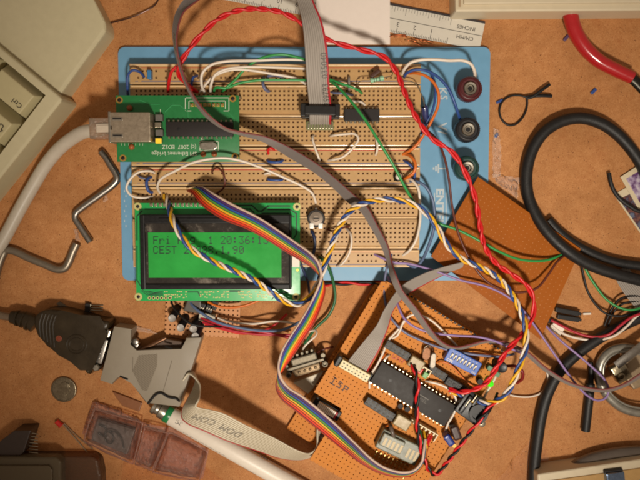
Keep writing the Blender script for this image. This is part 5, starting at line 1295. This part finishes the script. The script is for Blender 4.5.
# ================================================================ small parts on the desk
TR = Thing('transistor', 'tiny three legged transistor lying above the smoky adapter', 'transistor', 95, 307, 0)
G = Frame(90, 307, 0, 6); B = MB()
B.poly([(-3.4, -4.6), (0, -4.6), (2, -3.4), (2, 3.4), (0, 4.6), (-3.4, 4.6)], 0, 6, bev=.7, F=G); B.box(G, 1.2, 2.4, -4, 4, 2, 5, bev=.3, mi=1); TR.part('body', B, [m_dark, m_tin])
B = MB()
for k in (-1, 0, 1): B.piece(); B.tubew([G.w(2, k*2.2, 3), G.w(7, k*2.6, 2), G.w(13.5, k*2.8+.6, .8)], .55, 6)
TR.part('leg', B, m_tin, split=True)
B = MB(); B.poly([(56, 304), (59.5, 301.5), (74, 311), (72, 314)], 0, 1.6, bev=.3); single('metal_sliver', 'short flat grey strip behind the smoky adapter', 'strip', B, mat('grey strip', (116, 104, 88), .5))
RL = Thing('red_light', 'tiny red light emitting diode with two long thin legs', 'diode', 61, 423, 0)
G = Frame(60.5, 423, 0, 45); B = MB(); B.tubew([G.w(-4, 0, 3), G.w(-3, 0, 3), G.w(2, 0, 3), G.w(2.2, 0, 3)], 2.6, 14); B.lathe(WFrame(G.w(2.3, 0, 3), G.m @ Matrix.Rotation(math.pi/2, 3, 'Y')), [(3.1, -.7), (3.1, .7)], 16)
RL.part('lens', B, mat('red lens', (190, 26, 22), .2, coat=.5))
B = MB(); B.piece().tube([(63, 424.5, 3), (75, 438, 2), (88, 453, 1)], .45, 6); B.piece().tube([(64, 423.5, 3), (78, 437, 2.4), (93, 449, 1)], .45, 6); RL.part('leg', B, m_tin, split=True)
def scrap(px, py, w_, h_, ang, m, label, z=2.4):
    G = Frame(px, py, 0, ang); B = MB(); B.box(G, -w_/2, w_/2, -h_/2, h_/2, 0, z, bev=.6); single('insulation_scrap', label, 'scrap', B, m, group='offcuts of wire insulation')
scrap(499.3, 101.5, 7, 2.6, -25, m_blue, 'blue insulation offcut left of the cable tie')
scrap(593, 91.5, 6.5, 3, -45, m_blue, 'blue insulation offcut below the red pliers handle')
scrap(566, 38, 7.5, 3, -50, mat('purple insulation', (88, 66, 100), .5), 'purple insulation offcut touching the red handle')
scrap(586.5, 313.5, 8, 2, -2, m_white, 'white insulation offcut beside the black plugs')
scrap(496, 135.5, 5, 2.6, -60, m_blue, 'blue insulation offcut caught in the crumpled film')

# ================================================================ cable tie
CT = Thing('cable_tie', 'black cable tie closed in a small loop with two stiff ends', 'cable tie', 513, 110, 0)
B = MB()
loop = [(529, 98, 4), (520, 95.5, 3), (510, 96.2, 2.5), (502.5, 101.5, 2.5), (499.5, 110, 2.5), (501.5, 119, 2.5), (508, 125, 2.5), (515, 124.5, 2.5), (521.5, 119, 2.5), (526, 110.5, 2.5), (527.3, 103, 3), (527, 98.5, 4.5)]
B.tube(loop, 1.0, 8, step=1.5); CT.part('loop', B, m_black)
B = MB(); B.piece().tube([(526, 98.5, 4), (532, 97, 5), (542, 90, 6), (550, 84, 5)], 1.5, 8, flat=.6); B.piece().tube([(526, 97, 4), (534, 96, 4.5), (543, 95.6, 5), (552, 96, 4)], 1.6, 8, flat=.6)
CT.part('strap_end', B, m_black, split=True)

# ================================================================ pliers
PL = Thing('pliers', 'pliers with a glossy red curved handle sleeve at the top right', 'pliers', 600, 50, 0)
B = MB(); B.tube([(569, -12, 12), (569.5, 2, 12), (571, 17, 12), (575.5, 32, 12), (584.5, 47, 12), (598, 60, 12), (614, 69, 12), (632, 77.5, 12)], 7.6, 20, step=2, r1=6.2); PL.part('handle_sleeve', B, mat('glossy red dipped plastic', (168, 24, 30), .24, 0, .06, 30, coat=.5))
B = MB(); B.tube([(626, 75, 12), (634, 80, 12), (644, 90, 12), (660, 104, 12)], 5.2, 12, step=2, flat=.7); PL.part('jaw_arm', B, mat('blackened steel', (52, 50, 44), .35, .8))

# ================================================================ black rods, ring and clamp at right
RO = Thing('black_probe', 'straight black rod with a narrow neck, pointing down between cable and ring', 'probe', 587, 400, 0)
B = MB(); B.tube([(590.5, 384, 6), (589, 400, 6), (585.5, 431, 6)], 4.4, 16); RO.part('grip', B, m_rubber)
B = MB(); B.tube([(591, 362, 6), (591, 370, 6), (590.5, 386, 6)], 2.2, 12, r1=3.2); RO.part('neck', B, m_black)
RI = Thing('clamp', 'grey rubber ring clamp with a shiny metal lever block at the right edge', 'clamp', 620, 385, 0)
B = MB(); B.tube([(646, 353, 8), (634, 349, 8), (622, 348, 8), (610, 352, 8), (602, 361, 8), (599.5, 373, 8), (602, 386, 8), (610, 398, 8), (623, 408, 8), (640, 412.5, 8), (662, 412, 8)], 4.9, 18, step=2)
B.tube([(646, 356.5, 12), (634, 352.8, 12.5), (622, 352, 12.5), (612, 355.5, 12.5), (605, 363, 12.5), (603.2, 373, 12.5), (605.3, 384, 12.5), (612.5, 395, 12.5), (624.5, 404, 12.5), (640, 408, 12.5), (662, 407.5, 12)], 1.1, 10, step=2)
RI.part('ring', B, mat('grey spring metal', (158, 155, 145), .32, .7, .2, 24))
G = lf(622.5, 374, 22, 58); B = MB(); B.box(G, -9, 9, -7, 8, 8, 20, bev=1.5); B.lathe(G, [(3.4, 19.5), (3.4, 22), (2.6, 22.6), (.4, 22.4)], 18, cx=2, cy=-2); RI.part('lever_block', B, mat('bright worn nickel', (160, 148, 124), .28, .95, .15, 40, bump=.4, bscale=50))
a = P(626, 362, 22); B = MB(); B.tube([(616, 366, 22), (630, 355, 22), (648, 341, 20), (664, 328, 18)], 4.4, 10, flat=.35); RI.part('lever_arm', B, m_metal)
B = MB(); B.poly([(626, 352), (655, 352), (655, 384), (634, 390), (626, 378)], 2, 12, bev=2); RI.part('bracket', B, mat('tan bracket', (150, 130, 104), .4, .4))
PK = Thing('plug_pair', 'two small black plugs beside a white plug at the end of lilac wires', 'connector', 565, 316, 0)
B = MB()
for px, py, w_, h_, an, z_ in ((566, 311, 24, 5, 11, 8), (567, 317.5, 22, 5, 9, 5)):
    G = Frame(px, py, z_-4, an); B.piece(); B.box(G, -w_/2, w_/2, -h_/2, h_/2, 0, 5, bev=.8); B.box(G, w_/2, w_/2+2.5, -h_/2+1, h_/2-1, 1, 4, bev=.3)
PK.part('black_plug', B, m_black, split=True)
G = Frame(556, 327.5, 0, 32); B = MB(); B.box(G, -6.5, 6.5, -5, 5, 0, 5, bev=.8); PK.part('white_plug', B, m_white)
G = Frame(543.5, 320.5, 0, -20); B = MB(); B.box(G, -6, 6, -3, 3, 0, 6, bev=1); B.box(G, -4, 1, 2, 6, 0, 4, bev=.8); PK.part('black_sleeve', B, m_black)

# ================================================================ crumpled clear film, bags
rr = random.Random(11)
def film(pts, nx, ny, amp, m, name, label, cat, z=2):
    """crumpled sheet spanned by four photo corners"""
    B = MB(); a, b, c, d = [P(*p, z) for p in pts]; vs = []
    for j in range(ny+1):
        for i in range(nx+1):
            u = i/nx; v = j/ny; q = a.lerp(b, u).lerp(d.lerp(c, u), v)
            q = q+V((rr.uniform(-1, 1)*amp*.45, rr.uniform(-1, 1)*amp*.45, abs(rr.gauss(0, 1))*amp)); vs.append(q)
    B.add(vs, [[j*(nx+1)+i, j*(nx+1)+i+1, (j+1)*(nx+1)+i+1, (j+1)*(nx+1)+i] for j in range(ny) for i in range(nx)])
    return single(name, label, cat, B, m)
m_film = clear('crumpled clear film', (255, 253, 250), .2, .15, .12)
film([(493, 128), (500, 130), (501, 176), (492, 178)], 4, 16, 1.5, m_film, 'plastic_film', 'narrow crumpled strip of clear film at the right plate edge', 'film')
film([(492, 174), (519, 178), (517, 199), (497, 184)], 10, 7, 1.6, m_film, 'plastic_film', 'crumpled clear film scrap between the plate and the brown board', 'film')
film([(532, 437), (548, 452), (545, 500), (496, 481)], 12, 10, 1.2, clear('thin bag film', (253, 248, 240), .15, .12, .03), 'plastic_bag', 'thin transparent bag corner under the black cable at the bottom', 'bag')
film([(74, 229), (78, 230), (80, 241), (76, 241)], 4, 6, .9, m_film, 'plastic_film', 'tiny clear film shred between the two bent rods', 'film')
film([(103, 198), (107, 195), (108, 200), (104, 203)], 4, 4, 1, m_film, 'plastic_film', 'tiny clear film shred left of the plate lettering', 'film')
film([(116, 322), (150, 329), (158, 334), (128, 330)], 9, 4, .9, m_film, 'plastic_film', 'long clear film shred above the grey hood', 'film')
film([(128, 436), (190, 455), (230, 485), (120, 486)], 12, 8, .9, clear('faint bag film', (252, 244, 236), .12, .16, .01), 'plastic_bag', 'nearly invisible bag below the clear blister package', 'bag')

# ================================================================ printed photographs
def photo(pts, imgc, label, z, b=.1):
    B = MB(); B.poly(pts, z-.8, z, imgz=z); a, b1, c, d = [P(*p, z) for p in pts]
    L = MB()
    def q(u, v): return a.lerp(b1, u).lerp(d.lerp(c, u), v)+V((0, 0, .12))
    L.quadw(q(.07, .08), q(.93, .08), q(.93, .92), q(.07, .92))
    Bm, ms = merged([(B, mat('photo paper', (205, 190, 160), .35, 0, .04)), (L, imgc)])
    single('photograph', label, 'photo', Bm, ms, group='printed photographs at the right edge')
def blotch(name, c1, c2, c3):
    m = bpy.data.materials.new(name); m.use_nodes = True; nt = m.node_tree; N = nt.nodes; Lk = nt.links; b = N['Principled BSDF']
    tc = N.new('ShaderNodeTexCoord'); no = N.new('ShaderNodeTexNoise'); no.inputs['Scale'].default_value = 22; no.inputs['Detail'].default_value = 6
    Lk.new(tc.outputs['Object'], no.inputs['Vector']); r = N.new('ShaderNodeValToRGB'); e = r.color_ramp.elements; e.new(.5)
    for k, (p, c) in enumerate(((.4, c1), (.5, c2), (.6, c3))): e[k].position = p; e[k].color = lin(c)
    Lk.new(no.outputs['Fac'], r.inputs['Fac']); Lk.new(r.outputs['Color'], b.inputs['Base Color']); b.inputs['Roughness'].default_value = .3; return m
photo([(613.8, 194.5), (633, 184), (690, 262), (660, 262)], blotch('dark print', (96, 104, 124), (70, 46, 56), (120, 80, 70)), 'dark toned photograph, lower of two under the thin black cable', 1.2)
photo([(620.5, 177), (668, 146), (712, 208), (648, 226)], blotch('violet print', (86, 48, 96), (150, 130, 160), (196, 186, 196)), 'violet toned photograph lying on top of the dark one', 2.6)

# ================================================================ blister package with a chip
BL = Thing('blister_package', 'clear pinkish plastic blister package holding a dark square component', 'package', 145, 435, 0)
m_blis = clear('pinkish clear plastic', (248, 236, 230), .2, .1, .06, 45, .9)
B = MB(); B.poly([(93, 402), (118, 411), (146, 424), (172, 428), (209, 450), (203, 479), (160, 470), (120, 456), (82, 434)], 2.6, 3); 
for i in range(60):
    a = rr.choice([((93, 402), (82, 434)), ((93, 402), (118, 411)), ((93, 402), (118, 411)), ((146, 424), (118, 411)), ((82, 434), (93, 402))]); t = rr.random(); x = a[0][0]+(a[1][0]-a[0][0])*t; y = a[0][1]+(a[1][1]-a[0][1])*t
    B.tubew([P(x, y, 3), P(x+rr.uniform(1, 5), y+rr.uniform(-1, 4), 4.5+rr.random()*2), P(x+rr.uniform(3, 8), y+rr.uniform(0, 5), 3)], .5, 5)
BL.part('tray_flange', B, m_blis)
def pocket(pts, h, nu=14, nv=12):
    B = MB(); a, b, c, d = [P(*p, 3.2) for p in pts]; vs = []
    for j in range(nv+1):
        for i in range(nu+1):
            u = i/nu; v = j/nv; e = min(u, 1-u)*nu; f = min(v, 1-v)*nv; k = min(1, max(0, min(e, f)/1.6))
            q = a.lerp(b, u).lerp(d.lerp(c, u), v); q = q.copy(); q.z += h*k**.7+(rr.uniform(-1, 1)*1.0 if k > 0 else 0); q.x += rr.uniform(-.7, .7); q.y += rr.uniform(-.7, .7); vs.append(q)
    B.add(vs, [[j*(nu+1)+i, j*(nu+1)+i+1, (j+1)*(nu+1)+i+1, (j+1)*(nu+1)+i] for j in range(nv) for i in range(nu)], 0, False)
    return B
for k, pts in enumerate(([(95, 409), (143, 423), (133, 464), (84, 441)], [(145, 427), (168, 433), (152, 470), (135, 464)], [(169, 432), (208, 452), (199, 481), (153, 472)])):
    BL.part('pocket', pocket(pts, 13), m_blis)
    B = MB()
    for i in range(4):
        a = pts[i]; b = pts[(i+1) % 4]; B.tubew(catmull([P(a[0], a[1], 14), P((a[0]+b[0])/2+rr.uniform(-1, 1), (a[1]+b[1])/2+rr.uniform(-1, 1), 16.5), P(b[0], b[1], 14)], 2), .7, 6)
    BL.part('pocket_rim', B, clear('thick clear rim', (240, 214, 204), .3, .08, .1))
CH = Thing('dark_component', 'dark square component with a looped black wire inside the blister', 'component', 113, 436, 3)
B = MB(); B.poly([(98, 419), (135, 430), (127, 455), (91, 440)], 3.5, 9, bev=1); CH.part('body', B, mat('slate black resin', (84, 76, 74), .4, 0, .15, 30))
B = MB(); B.piece().tube([(99, 424.5, 10), (104, 427, 12), (106.5, 430, 11)], 1, 8); B.piece().tube([(98.5, 433, 10), (103, 436, 12), (107, 437, 11)], 1, 8)
B.piece().tube([(124, 448, 11), (121, 438, 13), (114, 431.5, 13), (107.5, 431.5, 13), (104.5, 436, 13), (107, 442, 13), (111, 443.5, 13), (113.5, 440, 13), (112, 434, 12.5), (109, 432, 11)], .85, 8, step=1.2)
CH.part('wire_end', B, m_black, split=True)
B = MB(); B.poly([(112, 391.5), (142, 403), (139, 412), (122, 406)], 0, 3, bev=.6); single('brown_strip', 'small flat brown strip pointing at the metal end of the tube', 'strip', B, mat('brown strip', (128, 78, 42), .4, 0, .15))

# ================================================================ white marker tubes
MK = Thing('white_tube', 'white tube with bright metal end and green ring lying under the pale ribbon', 'tube', 220, 445, 0)
path = IP([(152.5, 405.5, 10), (300, 489, 10)]); ax_ = (path[1]-path[0]).normalized()
side = V((0, 0, 1)).cross(ax_); mm = Matrix((V((0, 0, 1)), side, ax_)).transposed(); G = WFrame(path[0], mm)
Lt = 230
B = MB(); B.lathe(G, [(5.5, 0), (7.2, 1), (7.4, 4), (6.3, 5), (6.3, 8), (7.8, 9), (8, 15), (7.2, 17)], 28); MK.part('metal_end', B, m_chrome)
B = MB(); B.lathe(G, [(8.4, 15.5), (8.6, 16), (8.6, 21), (8.4, 21.4)], 28); MK.part('green_ring', B, mat('green lacquer ring', (30, 120, 66), .3))
B = MB(); B.lathe(G, [(8.3, 21), (9, 22), (9, Lt), (8, Lt+1)], 32)
L = MB()
def tube_text(t, size, s0, ang0, mi=0, bold=0, flip=1):
    vs, fs = text_pts(t, size, bold=bold); out = []
    for x, y in vs:
        a = ang0-flip*y/9.0; out.append(G.w(9.12*math.cos(a), 9.12*math.sin(a), s0+flip*x))
    L.add(out, fs, mi)
tube_text('IMI', 4, 28, -.25+.6); tube_text('- -- --- -- - --- -- ---- -- - ---', 3.2, 40, -.55); tube_text('-=-==-', 4.2, 108, -.9, bold=.03)
MK.part('barrel', [(B, m_white), (L, m_ink)])
WB = Thing('white_carton', 'white flat carton with black and red print beside the tube', 'carton', 270, 465, 0)
p0 = P(232, 443, 10); p1 = P(300, 481, 10); an = math.atan2((p1-p0).y, (p1-p0).x); G = WFrame((p0.x, p0.y, 0), Matrix.Rotation(an, 3, 'Z'))
B = MB(); B.box(G, -12, 120, -14, 0, 0, 8, bev=.5); L = MB(); L.box(G, -12, 120, -3.2, -2.6, 7.9, 8.12)
text_mb(L, '. SER', 4.4, WFrame(G.w(28, -1.8, 8), G.m), z=.15, bold=.03); L.box(G, 62, 69, -1.9, 1.2-1.4, 7.9, 8.2, mi=1)
WB.part('box', [(B, m_white), (L, [m_ink, m_red])])
B = MB(); B.tube([(338, 458, 4), (344, 462, 5), (348, 478, 5), (350, 500, 5)], 3.4, 12); single('grey_cable_end', 'grey cable stub coming out from under the lower perforated board', 'cable', B, m_greyw)

# ================================================================ bottom left
PH = Thing('header_block', 'angled black pin header with its pins pointing right at the left edge', 'connector', 15, 442, 0)
B = MB(); B.poly([(-12, 453), (2, 440), (14, 431), (31, 430.5), (24, 452), (20, 456), (-12, 456)], 0, 22, bev=1); PH.part('body', B, mat('brownish black plastic', (48, 34, 27), .38, 0, .15, 40))
B = MB()
for k in range(7): B.piece().tube([(29, 433+k*3.2, 16-k), (34, 433.5+k*3.2, 15-k), (38, 434.4+k*3.1, 14-k)], .55, 6)
PH.part('pin', B, m_tin, split=True)
PC = Thing('plastic_case', 'frosted clear plastic case with rounded corner in the bottom left corner', 'case', 40, 470, 0)
B = MB(); B.poly([(-40, 457), (58, 457), (92, 457), (98, 461), (101, 475), (102, 520), (-40, 520)], 0, 16, bev=3, seg=3); PC.part('lower_shell', B, clear('frosted clear shell', (190, 160, 128), .2, .3, .12, 20, .3))
B = MB(); B.poly([(-40, 457.5), (56, 457.5), (61, 462), (62, 520), (-40, 520)], 16.3, 27, bev=2.5, seg=3); B.poly([(-40, 466), (49, 466), (52, 470), (53, 520), (-40, 520)], 27.2, 30, bev=1)
PC.part('lid', B, clear('frosted milky lid', (160, 142, 114), .2, .35, .25, 20, .3))

# ================================================================ cream box bottom right
CB = Thing('cream_box', 'cream plastic box edge with a small metal plug in the bottom right corner', 'box', 590, 475, 0)
B = MB(); B.poly([(537.5, 474.5), (650, 458), (660, 540), (540, 540)], 0, 26, bev=2.2, seg=3); CB.part('body', B, m_cream)
B = MB(); B.poly([(543, 482), (650, 467), (660, 540), (548, 540)], 26, 27.5, bev=.6); CB.part('inner_panel', B, mat('tan panel', (178, 140, 84), .45, 0, .08))
B = MB(); G = lf(616, 478, 34, -7); B.box(G, -9, 9, -5, 5, 20, 34, bev=1.5); B.box(G, -9, 9, 3, 6.5, 20, 31, bev=1, mi=1); CB.part('metal_plug', B, [mat('bluish chrome', (120, 140, 170), .18, .95, .2, 80), m_dark])

# ================================================================ light, world, camera
w = bpy.data.worlds.new('World'); SC.world = w; w.use_nodes = True
bg = w.node_tree.nodes['Background']; bg.inputs['Color'].default_value = (1.0, .76, .56, 1); bg.inputs['Strength'].default_value = 0.27
def lamp(name, px, py, z, tx, ty, power, col, rad, cone, blend):
    l = bpy.data.lights.new(name, 'SPOT'); l.energy = power; l.color = col; l.shadow_soft_size = rad; l.spot_size = math.radians(cone); l.spot_blend = blend
    o = bpy.data.objects.new(name, l); COL.objects.link(o)
    p = V(((px-320)*S, (240-py)*S, z*S)); o.location = p
    t = V(((tx-320)*S, (240-ty)*S, 0)); o.rotation_euler = (t-p).to_track_quat('-Z', 'Y').to_euler(); return o
lamp('desk_lamp', 430, 640, 1000, 372, 222, 1640, (1, .90, .765), .3, 50, 1.0)
cam = bpy.data.cameras.new('camera'); co = bpy.data.objects.new('camera', cam); COL.objects.link(co)
cam.sensor_width = 36; cam.lens = 36*D/640; cam.clip_start = .01; cam.clip_end = 200
co.location = CAM*S; co.rotation_euler = (-TILT, 0, 0)
SC.camera = co
SC.view_settings.view_transform = 'Standard'; SC.view_settings.look = 'None'; SC.view_settings.exposure = 0; SC.view_settings.gamma = 1
SC.render.engine = 'CYCLES'
SC.cycles.filter_width = 2.1
SC.cycles.max_bounces = 8; SC.cycles.transparent_max_bounces = 24
